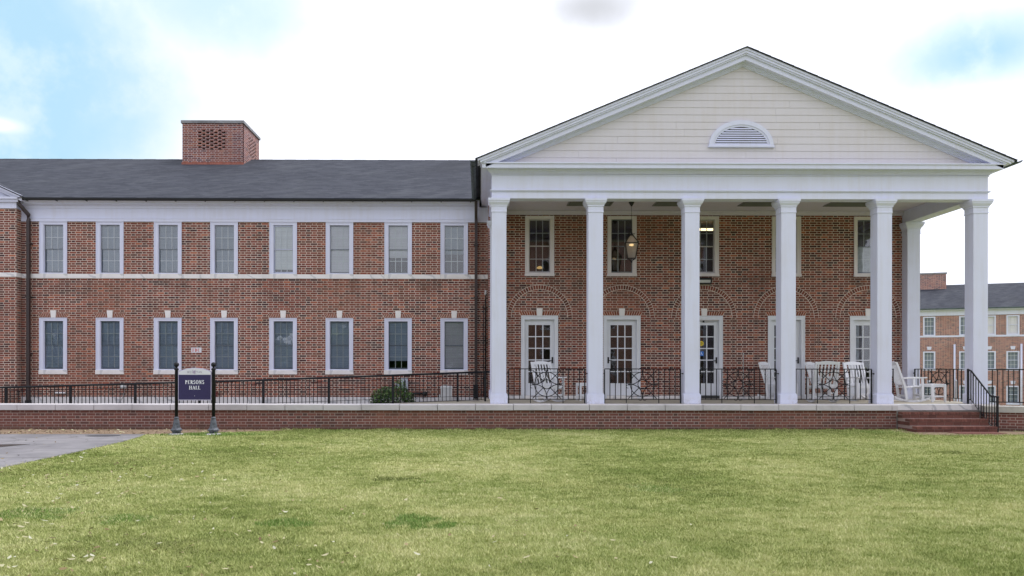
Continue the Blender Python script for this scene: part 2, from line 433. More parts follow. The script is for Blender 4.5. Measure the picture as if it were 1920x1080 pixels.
# ================================================================== GROUND
def sstep(t): t = min(max(t, 0), 1); return t * t * (3 - 2 * t)
def gz_(x, y): return -3.3 * sstep((x - 14.5) / 10) * sstep((y - 24) / 14)
m, nt, b = newmat('lawn'); tc, x, y, z = objxyz(nt); co = tc.outputs['Object']
def lawn_colour(nt, co):
    a = noise(nt, co, 0.55, 5, 0.6); c = noise(nt, co, 2.6, 5, 0.65); d = noise(nt, co, 22, 4, 0.7)
    col = mixc(nt, step(nt, a, 0.35, 0.68), (0.19, 0.235, 0.065), (0.34, 0.35, 0.145))
    col = mixc(nt, step(nt, c, 0.42, 0.72) * 0.55, col, (0.32, 0.31, 0.13))
    return mixc(nt, step(nt, d, 0.5, 0.75) * 0.5, col, (0.085, 0.115, 0.025))
nt.links.new(lawn_colour(nt, co), b.inputs['Base Color']); b.inputs['Roughness'].default_value = 0.95
b.inputs['Specular IOR Level'].default_value = 0.1
bump(nt, b, noise(nt, co, 60, 5, 0.75), 0.8, 0.03)
M['lawn'] = m
mb = MB(); xs = [-600, -120, -40, -20, 0, 10, 14.5, 17, 19.5, 22, 24.5, 30, 60, 120, 600]; ys = [-600, -100, -20, 0, 10, 20, 24, 27, 30, 33, 36, 40, 60, 120, 600]
vs = [(x, y, gz_(x, y)) for y in ys for x in xs]; n = len(xs)
mb.add(vs, [(j * n + i, j * n + i + 1, (j + 1) * n + i + 1, (j + 1) * n + i) for j in range(len(ys) - 1) for i in range(n - 1)])
tag(mb.build('ground', 'lawn'), kind='structure')

def path_mat():
    m, nt, b = newmat('concrete_path'); tc, x, y, z = objxyz(nt); co = tc.outputs['Object']
    col = mixc(nt, step(nt, noise(nt, co, 0.8, 5, 0.6), 0.35, 0.7), (0.235, 0.225, 0.24), (0.155, 0.15, 0.165))
    col = mixc(nt, noise(nt, co, 30, 4, 0.7) * 0.4, col, (0.16, 0.155, 0.15))
    jy = ((y + 0.35) / 1.53).fract(); jx = ((x + 0.2) / 3.1).fract()
    jt = jy.lt(0.022).max(jx.lt(0.010))
    cr = (noise(nt, co, 0.7, 3, 0.5) - 0.5).abs().lt(0.004)
    jt = jt.max(cr * 0.8)
    col = mixc(nt, step(nt, noise(nt, co, 1.7, 5, 0.7), 0.5, 0.62) * 0.35, col, (0.30, 0.29, 0.285))
    col = mixc(nt, step(nt, noise(nt, co, 0.45, 3, 0.6), 0.5, 0.6) * 0.35, col, (0.11, 0.105, 0.11))
    col = mixc(nt, jt * 0.8, col, (0.08, 0.075, 0.07))
    nt.links.new(col, b.inputs['Base Color']); b.inputs['Roughness'].default_value = 0.8; M['concrete_path'] = m
path_mat()
mb = MB(); pp = [(-40, -12), (-7.0, -12), (-7.05, 6), (-7.12, 12), (-7.14, 14.4), (-7.2, 16.3), (-7.36, 17.6), (-7.50, 18.18), (-40, 18.18)]
mb.prism(pp, 'z', -0.05, 0.012); tag(mb.build('path', 'concrete_path'), kind='structure')

m, nt, b = newmat('dirt'); tc, x, y, z = objxyz(nt); co = tc.outputs['Object']
col = mixc(nt, step(nt, noise(nt, co, 9, 5, 0.7), 0.35, 0.7), (0.16, 0.105, 0.065), (0.33, 0.24, 0.16))
col = mixc(nt, step(nt, noise(nt, co, 2.0, 4, 0.7), 0.55, 0.75) * 0.6, col, (0.09, 0.10, 0.035))
nt.links.new(col, b.inputs['Base Color']); b.inputs['Roughness'].default_value = 0.95; bump(nt, b, noise(nt, co, 40, 5, 0.7), 0.9, 0.03); M['dirt'] = m
mb = MB(); up = [(-40, 18.19)] + [(-7.5, 18.19), (-7.2, 18.3), (-6.9, 18.22), (-6.5, 18.45), (-6.1, 18.5), (-5.8, 18.85), (-5.3, 19.1), (-4.6, 19.35), (-4.0, 19.68), (-40, 19.68)]
mb.prism(up, 'z', -0.04, 0.008); tag(mb.build('dirt_strip', 'dirt'), kind='structure')
mb = MB(); mb.prism([(9.9, 18.15), (10.5, 18.0), (11.6, 18.02), (12.5, 18.2), (12.9, 18.8), (12.9, 19.68), (9.9, 19.68)], 'z', -0.04, 0.008)
tag(mb.build('dirt_patch', 'dirt'), kind='structure')
mb = MB(); mb.prism([(10.9, 18.3), (12.0, 18.3), (12.0, 18.79), (10.9, 18.79)], 'z', -0.03, 0.02)
tag(mb.build('brick_walk', 'step_brick'), kind='structure')

# ---------------- grass blades, fallen leaves
def blades():
    rng = np.random.default_rng(3)
    N = 880000
    u = rng.random(N); Y = 5.0 * (19.62 / 5.0) ** (u ** 0.9)
    X = (rng.random(N) * 2 - 1) * (0.72 * Y + 0.6) + 0.02 * Y
    edge = np.interp(Y, [0, 12, 14.4, 16.3, 17.6, 18.18, 18.3, 18.85, 19.35, 19.7], [-7.0, -7.12, -7.14, -7.2, -7.36, -7.5, -7.0, -5.8, -4.6, -4.0])
    keep = (X > edge + rng.normal(0, .06, N)) & ~((X > 10.1 + rng.normal(0, .08, N)) & (X < 12.7) & (Y > 18.3 + rng.normal(0, .08, N))) & (Y < 19.6)
    X, Y = X[keep], Y[keep]; N = len(X)
    k = Y / 9.0
    h = (0.011 + 0.014 * rng.random(N)) * (1 + 0.25 * rng.random(N)); w = (0.0032 + 0.0028 * rng.random(N)) * np.maximum(k, 0.75)
    def vn(sx, sy, seed):      # value noise
        r2 = np.random.default_rng(seed); T = r2.random((64, 64)); u_, v_ = X * sx + 100, Y * sy + 100
        i_, j_ = np.floor(u_).astype(int), np.floor(v_).astype(int); fu, fv = u_ - i_, v_ - j_; fu = fu * fu * (3 - 2 * fu); fv = fv * fv * (3 - 2 * fv)
        g = lambda a, b_: T[a % 64, b_ % 64]
        return (g(i_, j_) * (1 - fu) + g(i_ + 1, j_) * fu) * (1 - fv) + (g(i_, j_ + 1) * (1 - fu) + g(i_ + 1, j_ + 1) * fu) * fv
    lump = .5 + .8 * (-.5 + .55 * vn(.45, .5, 1) + .3 * vn(1.1, 1.3, 2) + .15 * vn(2.6, 3.1, 3))
    fine = .45 * vn(5.0, 7.0, 4) + .35 * vn(11, 15, 5) + .2 * vn(24, 30, 6)
    tint = np.clip(0.42 + 0.75 * (lump - .5) + 0.60 * (fine - .5) + rng.normal(0, .11, N), 0, .8)
    tuft = vn(3.0, 3.6, 8) > .80; tint[tuft] *= .72
    h *= 0.8 + 0.35 * fine
    for (px, py, rx, ry, tv, hh) in [(-0.68, 7.85, .26, .30, .93, 1.5), (-0.35, 7.7, .12, .15, .93, 1.3), (-1.85, 7.8, .22, .2, .9, 1.3), (-1.15, 10.9, .34, .24, .02, 1.5),
                                     (-6.3, 18.1, .9, .35, .92, 1.7), (-5.6, 18.2, .8, .3, .9, 1.6), (9.3, 18.9, .5, .25, .9, 1.4), (-4.6, 8.3, .5, .3, .86, 1.1), (-3.5, 8.0, .3, .25, .86, 1.1),
                                     (12.4, 16.3, .12, .25, .9, 3.0), (8.4, 14.3, .4, .25, .08, 1.2), (2.2, 10.0, .3, .35, .86, 1.1),]:
        q = ((X - px) / rx) ** 2 + ((Y - py) / ry) ** 2 + rng.normal(0, .25, N) + 2.2 * (vn(7, 9, 12) - .45)
        s_ = q < 1; s_ &= rng.random(N) < .8
        tint[s_] = np.clip(tv + rng.normal(0, .04, s_.sum()), 0, 1); h[s_] *= hh
    h *= np.where(Y > 19.25, 1.2 + 2.2 * vn(4, 1, 9) ** 2, 1.0); tint = np.where((Y > 18.2) & (rng.random(N) < (Y - 18.2) * .5), tint * .5, tint)  # taller tufts at the wall; contact shade put into the blade tint
    a = rng.random(N) * np.pi; ln = rng.random(N) * 2 * np.pi; lean = h * (0.25 + 0.9 * rng.random(N))
    P = np.zeros((N, 3, 3), np.float32)
    P[:, 0, 0] = X - np.cos(a) * w; P[:, 0, 1] = Y - np.sin(a) * w
    P[:, 1, 0] = X + np.cos(a) * w; P[:, 1, 1] = Y + np.sin(a) * w
    P[:, 2, 0] = X + np.cos(ln) * lean; P[:, 2, 1] = Y + np.sin(ln) * lean; P[:, 2, 2] = h
    P[:, :2, 2] = -0.002
    me = bpy.data.meshes.new('grass'); me.vertices.add(3 * N); me.vertices.foreach_set('co', P.ravel())
    me.loops.add(3 * N); me.loops.foreach_set('vertex_index', np.arange(3 * N, dtype=np.int32))
    me.polygons.add(N); me.polygons.foreach_set('loop_start', np.arange(0, 3 * N, 3, dtype=np.int32))
    at = me.attributes.new('tint', 'FLOAT', 'FACE'); at.data.foreach_set('value', tint.astype(np.float32))
    me.update(calc_edges=True)
    m, nt, b = newmat('grass_blade')
    atn = node(nt, 'ShaderNodeAttribute', attribute_name='tint')
    c = ramp(nt, atn.outputs['Fac'], [(0, (0.075, 0.10, 0.020)), (0.25, (0.23, 0.30, 0.065)), (0.5, (0.55, 0.585, 0.23)), (0.80, (0.82, 0.78, 0.45)), (0.84, (0.12, 0.26, 0.035)), (1, (0.08, 0.22, 0.03))])
    tc = node(nt, 'ShaderNodeTexCoord')
    c = mixc(nt, 0.38, c, lawn_colour(nt, tc.outputs['Object']))
    nt.links.new(c, b.inputs['Base Color']); b.inputs['Roughness'].default_value = 0.7; b.inputs['Specular IOR Level'].default_value = 0.2
    me.materials.append(m)
    o = bpy.data.objects.new('grass', me); COL.objects.link(o)
    tag(o, 'short mown grass with pale straw tips across the lawn', 'grass', kind='stuff')
blades()
def leaves():
    mb = MB(); rng = random.Random(5)
    def leaf(x, y, z0, L, W, tint):
        a = rng.random() * 6.28; tz = rng.uniform(-.35, .35); cu = rng.uniform(.1, .4) * L
        tf = Matrix.Translation((x, y, z0)) @ Matrix.Rotation(a, 4, 'Z') @ Matrix.Rotation(tz, 4, 'Y') @ Matrix.Rotation(rng.uniform(-.5, .5), 4, 'X')
        vs = [(-L, 0, cu), (-L * .4, -W, 0), (-L * .4, W, W * .4), (L * .4, -W * .8, 0), (L * .4, W * .8, W * .4), (L, 0, cu)]
        mb.add([tf @ Vector(v) for v in vs], [(0, 1, 2), (1, 3, 4, 2), (3, 5, 4)], 0, tint)
    for i in range(1000):
        y = 5.4 * (18.0 / 5.4) ** rng.random(); fx = rng.random() ** 2.2
        x = -0.63 * y + fx * (5.2 + .1 * y)
        if x < -7.1: continue
        if fx > .55 and rng.random() < .5: continue
        t = rng.choice([.1, .25, .35, .45, .5, .6, .7, .75, .8, .85, .95, 1.0]); s_ = rng.uniform(.5, 1.1)
        leaf(x, y, .034, .034 * s_, .013 * s_, t)
    for i in range(16):
        y = rng.uniform(5.6, 15); x = rng.uniform(-.3, .62) * y; leaf(x, y, .034, .022, .008, rng.choice([0, .2, .4, .9]))
    for i in range(420):
        x = rng.uniform(-13, -4.6); y = rng.uniform(18.2, 19.6)
        if y < 18.2 + max(0, (x + 7) * .55): continue
        leaf(x, y, .02, rng.uniform(.02, .045), rng.uniform(.01, .018), rng.choice([0, .15, .3, .45, .55, .7, .85]))
    for i in range(40):
        leaf(rng.uniform(-12, -7.6), rng.uniform(12, 18), .02, .03, .012, rng.choice([0, .2, .4, .6]))
    o = mb.build('fallen_leaves', 'dead_leaf'); tag(o, 'scattered tan and brown dead leaves on the lawn, path and dirt', 'leaves', kind='stuff')
    mb = MB(); leaf(0, 0, .035, .055, .024, 0.95)
    o = mb.build('fallen_leaf', 'dead_leaf', loc=(-3.05, 6.25, 0)); tag(o, 'largest pale dead leaf lying on the grass at lower left', 'leaf')
leaves()

# ================================================================== MAIN HALL
hall = empty('brick_hall', (0, 0, 0))
tag(hall, 'long two storey red brick hall with a white columned portico and dark shingle roof', 'building')
CX = 6.50                       # centre line of the portico
COLX = [0.47 + 2.395 * k for k in range(6)]
BAY = [CX + 2.388 * k for k in range(-2, 3)]
YP, YW, YG = 20.0, 23.4, 24.5  # column faces, porch wall, wing wall
FL = 0.62

def wall_grid(mb, x0, x1, z0, z1, ops, yf, th):
    xs = sorted({x0, x1} | {o[0] for o in ops} | {o[1] for o in ops}); zs = sorted({z0, z1} | {o[2] for o in ops} | {o[3] for o in ops})
    for i in range(len(xs) - 1):
        for j in range(len(zs) - 1):
            cx, cz = (xs[i] + xs[i + 1]) / 2, (zs[j] + zs[j + 1]) / 2
            if any(o[0] < cx < o[1] and o[2] < cz < o[3] for o in ops): continue
            for yy in (yf, yf + th):
                mb.add([(xs[i], yy, zs[j]), (xs[i + 1], yy, zs[j]), (xs[i + 1], yy, zs[j + 1]), (xs[i], yy, zs[j + 1])], [(0, 1, 2, 3) if yy == yf else (3, 2, 1, 0)])
    for a, b_, c, d in ops:
        mb.add([(a, yf, c), (a, yf + th, c), (a, yf + th, d), (a, yf, d)], [(0, 1, 2, 3)])
        mb.add([(b_, yf, c), (b_, yf + th, c), (b_, yf + th, d), (b_, yf, d)], [(3, 2, 1, 0)])
        mb.add([(a, yf, d), (b_, yf, d), (b_, yf + th, d), (a, yf + th, d)], [(3, 2, 1, 0)])
        mb.add([(a, yf, c), (b_, yf, c), (b_, yf + th, c), (a, yf + th, c)], [(0, 1, 2, 3)])
def wall_build(mb, name, mat, parent):
    me = bpy.data.meshes.new(name); me.from_pydata(mb.v, [], mb.f); me.materials.append(M[mat]); me.update()
    o = bpy.data.objects.new(name, me); COL.objects.link(o); o.parent = parent; return o

WINX = [-12.868, -11.17, -9.424, -7.73, -5.95, -4.25, -2.478, -0.783]
HW, WH = 0.413, 1.57
# --- walls
mb = MB(); ops = []
for x in WINX:
    ops.append((x - HW + .01, x + HW - .01, 4.335, 4.335 + WH)); ops.append((x - HW + .01, x + HW - .01, 1.43, 1.43 + WH + .01))
wall_grid(mb, -24, 0.24, 0.0, 6.1, ops, YG, 0.30); wall_build(mb, 'wall', 'brick', hall)
mb = MB(); ops = []
for x in BAY:
    ops.append((x - .42 + .01, x + .42 - .01, 4.235, 5.905)); ops.append((x - .53 + .01, x + .53 - .01, 0.62, 3.02))
wall_grid(mb, 0.25, 12.6, FL, 6.1, ops, YW, 0.30); wall_build(mb, 'wall', 'brick', hall)
mb = MB()
mb.box(0.245, 0.252, YW + .001, 38, 0, 6.3); mb.box(12.32, 12.602, YW + .31, 38, -3.2, 6.3); mb.box(-24, 12.3, 38, 38.3, -1, 6.3); mb.box(-24.3, -24.0, YG, 38, -1, 6.3)
mb.prism([(23.5, 6.3), (38.0, 6.3), (31.0, 9.3)], 'x', -24.3, -24.0)
mb.build('wall', 'brick', hall)
# interior (dark rooms behind the glass)
mb = MB()
def room(x0, x1, y0, y1, z0, z1):
    vs = [(x, y, z) for z in (z0, z1) for y in (y0, y1) for x in (x0, x1)]
    mb.add(vs, [(0, 1, 3, 2), (4, 6, 7, 5), (2, 3, 7, 6), (0, 2, 6, 4), (1, 5, 7, 3)], 0)
for a, c in ((4.0, 6.08), (0.5, 3.9)):
    room(-24, 0.2, YG + .305, YG + 5, a, c)
for a, c in ((4.0, 6.08), (0.615, 3.9)):
    room(0.3, 12.3, YW + .305, YW + 5, a, c)
mb.build('interior', 'dark_interior', hall)
for x, y, z in ((5.9, 25.2, 5.82), (8.6, 26.2, 5.75)): mb = MB(); mb.box(x - .1, x + 1.75, y, y + .14, z, z + .05); mb.build('ceiling_light', 'tube_light', hall)
mb = MB(); mb.lathe([(.03, 4.60), (.09, 4.57), (.10, 4.54), (.06, 4.52)], 1.82, 24.6, 12); mb.build('ceiling_light', 'lamp_glow', hall)

# --- windows: one prototype mesh set, copied
def sash_mesh(W2, H, stile, mats_n=2, ncol=3, nrow=2, ymid=.05):
    mb = MB(); hz = H / 2
    for k, (z0, z1, yy) in enumerate(((0, hz + .012, ymid + .035), (hz - .012, H, ymid))):
        r0 = .045 if k == 0 else .024; r1 = .024 if k == 0 else .035
        mb.box(-W2, -W2 + stile, yy, yy + .03, z0, z1); mb.box(W2 - stile, W2, yy, yy + .03, z0, z1)
        mb.box(-W2 + stile, W2 - stile, yy, yy + .03, z0, z0 + r0); mb.box(-W2 + stile, W2 - stile, yy, yy + .03, z1 - r1, z1)
        iw = 2 * (W2 - stile)
        for c in range(1, ncol):
            xx = -W2 + stile + iw * c / ncol; mb.box(xx - .010, xx + .010, yy + .012, yy + .024, z0 + r0, z1 - r1, 1)
        for r in range(1, nrow):
            zz = z0 + r0 + (z1 - r1 - z0 - r0) * r / nrow; mb.box(-W2 + stile, W2 - stile, yy + .011, yy + .023, zz - .010, zz + .010, 1)
    return mb
def frame_mb(hw, H, tw, sill=0.0, top=None):
    mb = MB(); top = top or tw * .8
    mb.box(-hw, -hw + tw, -.018, .10, 0, H); mb.box(hw - tw, hw, -.018, .10, 0, H)
    mb.box(-hw + tw, hw - tw, -.018, .10, H - top, H); mb.box(-hw + tw, hw - tw, -.018, .13, 0, .028)
    e = .022   # outer back-band
    mb.box(-hw - .002, -hw + e, -.034, -.016, 0, H + .002); mb.box(hw - e, hw + .002, -.034, -.016, 0, H + .002); mb.box(-hw + e, hw - e, -.034, -.016, H - e, H + .002)
    e2 = .012  # inner stop
    mb.box(-hw + tw, -hw + tw + e2, .015, .05, .028, H - top); mb.box(hw - tw - e2, hw - tw, .015, .05, .028, H - top)
    return mb
def blind_mb(hw, z0, z1, y=.118):
    mb = MB(); n = max(2, int((z1 - z0) / .05)); dz = (z1 - z0) / n
    for k in range(n):
        a = z0 + k * dz; mb.add([(-hw, y, a), (hw, y, a), (hw, y - .018, a + dz * .93), (-hw, y - .018, a + dz * .93), (-hw, y, a + dz), (hw, y, a + dz)], [(0, 1, 2, 3), (3, 2, 5, 4)])
    return mb
def jack_arch(W2, keyh=.205):
    """splayed brick lintel; origin bottom centre; returns lintel and keystone builders"""
    mb = MB(); H = .118
    top = W2 + .065
    mb.prism([(-W2 - .012, 0), (W2 + .012, 0), (top, H), (-top, H)], 'y', -.003, .01, 1)
    n = 7
    for s in (-1, 1):
        for k in range(n):
            a0, a1 = .075 + (W2 - .075) * k / n, .075 + (W2 - .075) * (k + 1) / n
            b0, b1 = .088 + (top - .088) * k / n, .088 + (top - .088) * (k + 1) / n
            mb.prism([(s * (a0 + .006), .004), (s * (a1 - .006), .004), (s * (b1 - .006), H - .003), (s * (b0 + .006), H - .003)], 'y', -.007, .0, 0, random.random())
    ks = MB(); ks.prism([(-.066, -.012), (.066, -.012), (.088, keyh), (-.088, keyh)], 'y', -.028, .01)
    return mb, ks
FR = frame_mb(HW, WH, .115).mesh('window_frame', 'trim')
SG = sash_mesh(HW - .117, WH - .028 - .095, .022).mesh('sash', ['sash_grey', 'muntin'])
SWm = sash_mesh(HW - .117, WH - .028 - .095, .028).mesh('sash', ['trim', 'muntin_white'])
g = MB(); g.box(-HW + .12, HW - .12, .048, .051, .75, WH - .095); g.box(-HW + .12, HW - .12, .084, .087, .03, .77); GL = g.mesh('pane', 'glass')
g = MB(); g.cbox(-HW - .012, HW + .012, -.045, .06, -.128, -.001, .006); SILL = g.mesh('sill', 'marble')
g = MB(); g.box(-HW - .003, HW + .003, -.022, .06, -.138, -.001); SILLU = g.mesh('sill', 'marble')
la, ks = jack_arch(HW); LA = la.mesh('brick_lintel', ['lintel_brick', 'gasket']); KS = ks.mesh('keystone', 'marble')
def inst(name, me, parent, loc=(0, 0, 0)):
    o = bpy.data.objects.new(name, me); o.parent = parent; o.location = loc; COL.objects.link(o); return o
upper = [('blind_mid', 0), ('blind_mid', 0), ('blind_mid', 0), ('blind_mid', 0), ('blind_sky', .08), ('blind_warm', 0), ('blind_warm', .34), ('blind_mid', .42)]  # paler tones have the sky's reflection painted into the blind colour
lower = [('blind_dark', 0), ('blind_dark', 0), ('blind_dark', 0), ('blind_slate', 0), ('blind_slate', 0), ('blind_slate', 0), ('blind_dark', .18), ('blind_warm', .02)]
for row, (zb, bl) in enumerate(((4.335, upper), (1.43, lower))):
    for i, x in enumerate(WINX):
        w = inst('window', FR, hall, (x, YG, zb))
        white = (row == 0 and i == 4)
        inst('sash', SWm if white else SG, w, (0, 0, .028)); inst('pane', GL, w)
        bm_, gap = bl[i]; b_ = blind_mb(HW - .12, .03 + gap * 1.4, WH - .09); b_.build('blind', bm_, w)
        inst('sill', SILL if row else SILLU, w)
        if row: inst('brick_lintel', LA, w, (0, 0, WH + .016)); inst('keystone', KS, w, (0, 0, WH + .020))
        if white: w['label'] = 'window with white sash and drawn blind coloured pale like reflected sky'
# porch upper windows
HP, PH = .42, 1.665
FRP = frame_mb(HP, PH, .105).mesh('window_frame', 'cream')
SPg = sash_mesh(HP - .107, PH - .028 - .084, .022).mesh('sash', ['sash_grey', 'muntin'])
SPw = sash_mesh(HP - .107, PH - .028 - .084, .032).mesh('sash', ['cream', 'muntin_white'])
g = MB(); g.box(-HP + .11, HP - .11, .048, .051, .8, PH - .085); g.box(-HP + .11, HP - .11, .084, .087, .03, .82); GLP = g.mesh('pane', 'glass')
g = MB(); g.cbox(-HP - .012, HP + .012, -.05, .06, -.075, -.001, .006); SILLP = g.mesh('sill', 'cream')
for i, x in enumerate(BAY):
    w = inst('window', FRP, hall, (x, YW, 4.236))
    inst('sash', SPw if i in (0, 2, 3) else SPg, w, (0, 0, .028)); inst('pane', GLP, w); inst('sill', SILLP, w)
    if i == 4: blind_mb(HP - .11, .05, .80).build('blind', 'curtain', w)
# doors
HD, DH = .535, 2.40
def door_set(x, i):
    d = MB(); tw = .10
    d.box(-HD, -HD + tw, -.02, .14, 0, DH); d.box(HD - tw, HD, -.02, .14, 0, DH); d.box(-HD + tw, HD - tw, -.02, .14, DH - .115, DH)
    d.box(-HD - .002, -HD + .02, -.036, -.018, 0, DH); d.box(HD - .02, HD + .002, -.036, -.018, 0, DH); d.box(-HD + .02, HD - .02, -.036, -.018, DH - .02, DH)
    fr = d.build('door', 'door_white', hall, (x, YW, FL)); fr['label'] = 'white glazed porch door in its frame'
    lw = HD - tw - .004; z0, z1 = .09, DH - .118; px0, px1 = -lw + .115, lw - .115; pz0, pz1 = .44, z1 - .15
    l = MB(); yy = .085
    l.box(-lw, px0, yy, yy + .045, z0, z1); l.box(px1, lw, yy, yy + .045, z0, z1); l.box(px0, px1, yy, yy + .045, z0, pz0); l.box(px0, px1, yy, yy + .045, pz1, z1)
    for c in range(1, 3):
        xx = px0 + (px1 - px0) * c / 3; l.box(xx - .014, xx + .014, yy + .004, yy + .041, pz0, pz1)
    for r in range(1, 5):
        zz = pz0 + (pz1 - pz0) * r / 5; l.box(px0, px1, yy + .003, yy + .042, zz - .014, zz + .014)
    l.build('door_leaf', 'door_white', fr)
    g = MB(); g.box(px0, px1, yy + .02, yy + .024, pz0, pz1); g.build('pane', 'glass', fr)
    t = MB(); t.box(-HD + tw, HD - tw, -.06, .13, 0.0, .085, 0); t.build('threshold', 'marble' if i != 2 else 'threshold', fr)
    h = MB(); sx = -1 if i == 1 else 1; hx = sx * (lw - .05); h.box(hx - .022, hx + .022, yy - .014, yy, 1.02, 1.20); h.box(min(hx, hx - sx * .11), max(hx, hx - sx * .11), yy - .045, yy - .025, 1.09, 1.11); h.box(hx - .01, hx + .01, yy - .045, yy - .01, 1.085, 1.115)
    h.build('door_handle', 'black', fr)
    if i == 2:
        c = MB(); c.box(-.42, .42, yy - .09, yy - .002, z1 - .02, z1 + .07); c.box(.0, .30, yy - .02, yy - .008, z1 - .075, z1 - .06); c.box(-.02, .02, yy - .05, yy - .008, z1 - .07, z1 - .02, 1)
        c.build('door_closer', ['limestone', 'black'], fr)
        # round yellow notice and blue access symbol on the glass
        s = MB(); yy2 = yy + .018; q = [(-.052 + .072 * math.cos(t_ * math.pi / 12), 1.60 + .072 * math.sin(t_ * math.pi / 12)) for t_ in range(24)]
        s.prism(q, 'y', yy2 - .002, yy2, 0)
        for zz, hw_ in ((1.63, .035), (1.60, .05), (1.57, .035)): s.box(-.052 - hw_, -.052 + hw_, yy2 - .003, yy2 - .002, zz - .005, zz + .005, 1)
        s.build('round_sticker', ['yellow', 'black'], fr)
        s = MB(); s.box(-.11, .015, yy2 - .002, yy2, 1.24, 1.37, 0); cx_, cz = -.045, 1.30
        s.box(cx_ - .012, cx_ + .002, yy2 - .003, yy2 - .002, cz + .035, cz + .05, 1); s.box(cx_ - .01, cx_, yy2 - .003, yy2 - .002, cz, cz + .032, 1); s.box(cx_ - .01, cx_ + .022, yy2 - .003, yy2 - .002, cz - .004, cz + .004, 1)
        s.tube([(cx_ + .024 * math.cos(a), yy2 - .003, cz - .012 + .024 * math.sin(a)) for a in [math.pi * (.75 + k * .11) for k in range(12)]], .0025, 4, 1)
        s.tube([(cx_ + .02, yy2 - .003, cz), (cx_ + .036, yy2 - .003, cz - .03)], .003, 4, 1)
        s.build('access_sticker', ['blue', 'sign_letter'], fr)
    if i == 4:
        s = MB()
        for a, b_ in ((px0, px0 + .13), (px1 - .08, px1)):
            n = 8
            vs = [(a + (b_ - a) * k / n, .17 + .015 * (k % 2), z) for z in (.3, DH - .2) for k in range(n + 1)]
            s.add(vs, [(k, k + 1, n + 2 + k, n + 1 + k) for k in range(n)])
        s.build('curtain', 'curtain', fr)
    inst('brick_lintel', LAD, fr, (0, 0, DH + .004)); inst('keystone', KSD, fr, (0, 0, DH + .008))
    return fr
la, ks = jack_arch(HD, .20); LAD = la.mesh('brick_lintel', ['lintel_brick', 'gasket']); KSD = ks.mesh('keystone', 'marble')
for i, x in enumerate(BAY): door_set(x, i)
# blind arches of headers round the doors
for x in BAY:
    a = MB(); ro, ri, zc = .94, .825, 2.96; n = 37
    for k in range(24):
        t0, t1 = math.pi * k / 24, math.pi * (k + 1) / 24
        P = [(x + r * math.cos(t), zc + r * math.sin(t)) for r, t in ((ri - .012, t0), (ro + .012, t0), (ro + .012, t1), (ri - .012, t1))]
        a.prism(P, 'y', YW - .003, YW + .001, 1)
    for k in range(n):
        t0 = math.pi * (k + .09) / n; t1 = math.pi * (k + .91) / n
        P = [(x + r * math.cos(t), zc + r * math.sin(t)) for r, t in ((ri, t0), (ro, t0), (ro, t1), (ri, t1))]
        a.prism(P, 'y', YW - .008, YW, 0, random.random())
    for s in (-1, 1):
        for r in (ro, ri):
            xx = x + s * r
            if .3 < xx < 12.26: a.box(xx - .005, xx + .005, YW - .004, YW, FL + .08, zc, 2)
    a.build('brick_arch', ['arch_brick', 'gasket', 'joint'], hall)
# marble plinths and string course
mb = MB()
x = -24.0
while x < 0.0:
    x1 = min(x + 1.55, 0.235); mb.box(x + .003, x1 - .003, YG - .035, YG + .01, 0, .62); x = x1
mb.build('plinth', 'marble_grey', hall)
mb = MB(); edges = [0.26] + [v for c in BAY for v in (c - HD, c + HD)] + [12.26]
for a, b_ in zip(edges[::2], edges[1::2]):
    if b_ > a: mb.box(a, b_, YW - .025, YW + .01, FL, FL + .085)
mb.build('plinth', 'marble', hall)
mb = MB(); xs = [-24] + [v for c in WINX for v in (c - HW - .005, c + HW + .005)] + [0.238]
for a, b_ in zip(xs[::2], xs[1::2]):
    n = max(1, round((b_ - a) / 1.2))
    for k in range(n): mb.box(a + (b_ - a) * k / n + .002, a + (b_ - a) * (k + 1) / n - .002, YG - .016, YG + .01, 4.20, 4.325)
mb.build('string_course', 'marble', hall)
# --- wing frieze, cornice, gutter
mb = MB()
mb.box(-24, .243, YG - .03, YG + .02, 5.905, 6.36); mb.box(-24, .243, YG - .048, YG - .03, 5.905, 5.985); mb.box(-24, .243, YG - .060, YG - .03, 5.985, 6.0)
mb.prism([(YG - .03, 6.30), (YG - .05, 6.30), (YG - .06, 6.36), (YG - .16, 6.41), (YG - .20, 6.41), (YG - .20, 6.44), (YG - .27, 6.50), (YG - .27, 6.54), (YG + .02, 6.54)], 'x', -24, -.02)
mb.build('cornice', 'trim', hall)
mb = MB()
def gutter(mbx, p0, p1, r=.065, mi=0):
    d = Vector(p1) - Vector(p0); n = max(2, int(d.length / .5)); side = Vector((-d.y, d.x, 0)).normalized(); rows = []
    for i in range(n + 1):
        p = Vector(p0) + d * i / n; p.z += -0.012 * math.sin(math.pi * i / n)
        rows.append([p + side * (r * math.cos(a)) + Vector((0, 0, -r * math.sin(a))) for a in [math.pi * k / 6 for k in range(7)]])
    vs = [v for rr in rows for v in rr]
    mbx.add(vs, [(i * 7 + k, i * 7 + k + 1, (i + 1) * 7 + k + 1, (i + 1) * 7 + k) for i in range(n) for k in range(6)], mi, .5, True)
gutter(mb, (-13.78, YG - .34, 6.545), (-.12, YG - .34, 6.535))
for k in range(24): x = -13.5 + k * .88; (mb.box(x, x + .03, YG - .41, YG - .27, 6.46, 6.478) if x < -.2 else None)
mb.build('gutter', 'gutter_black', hall)
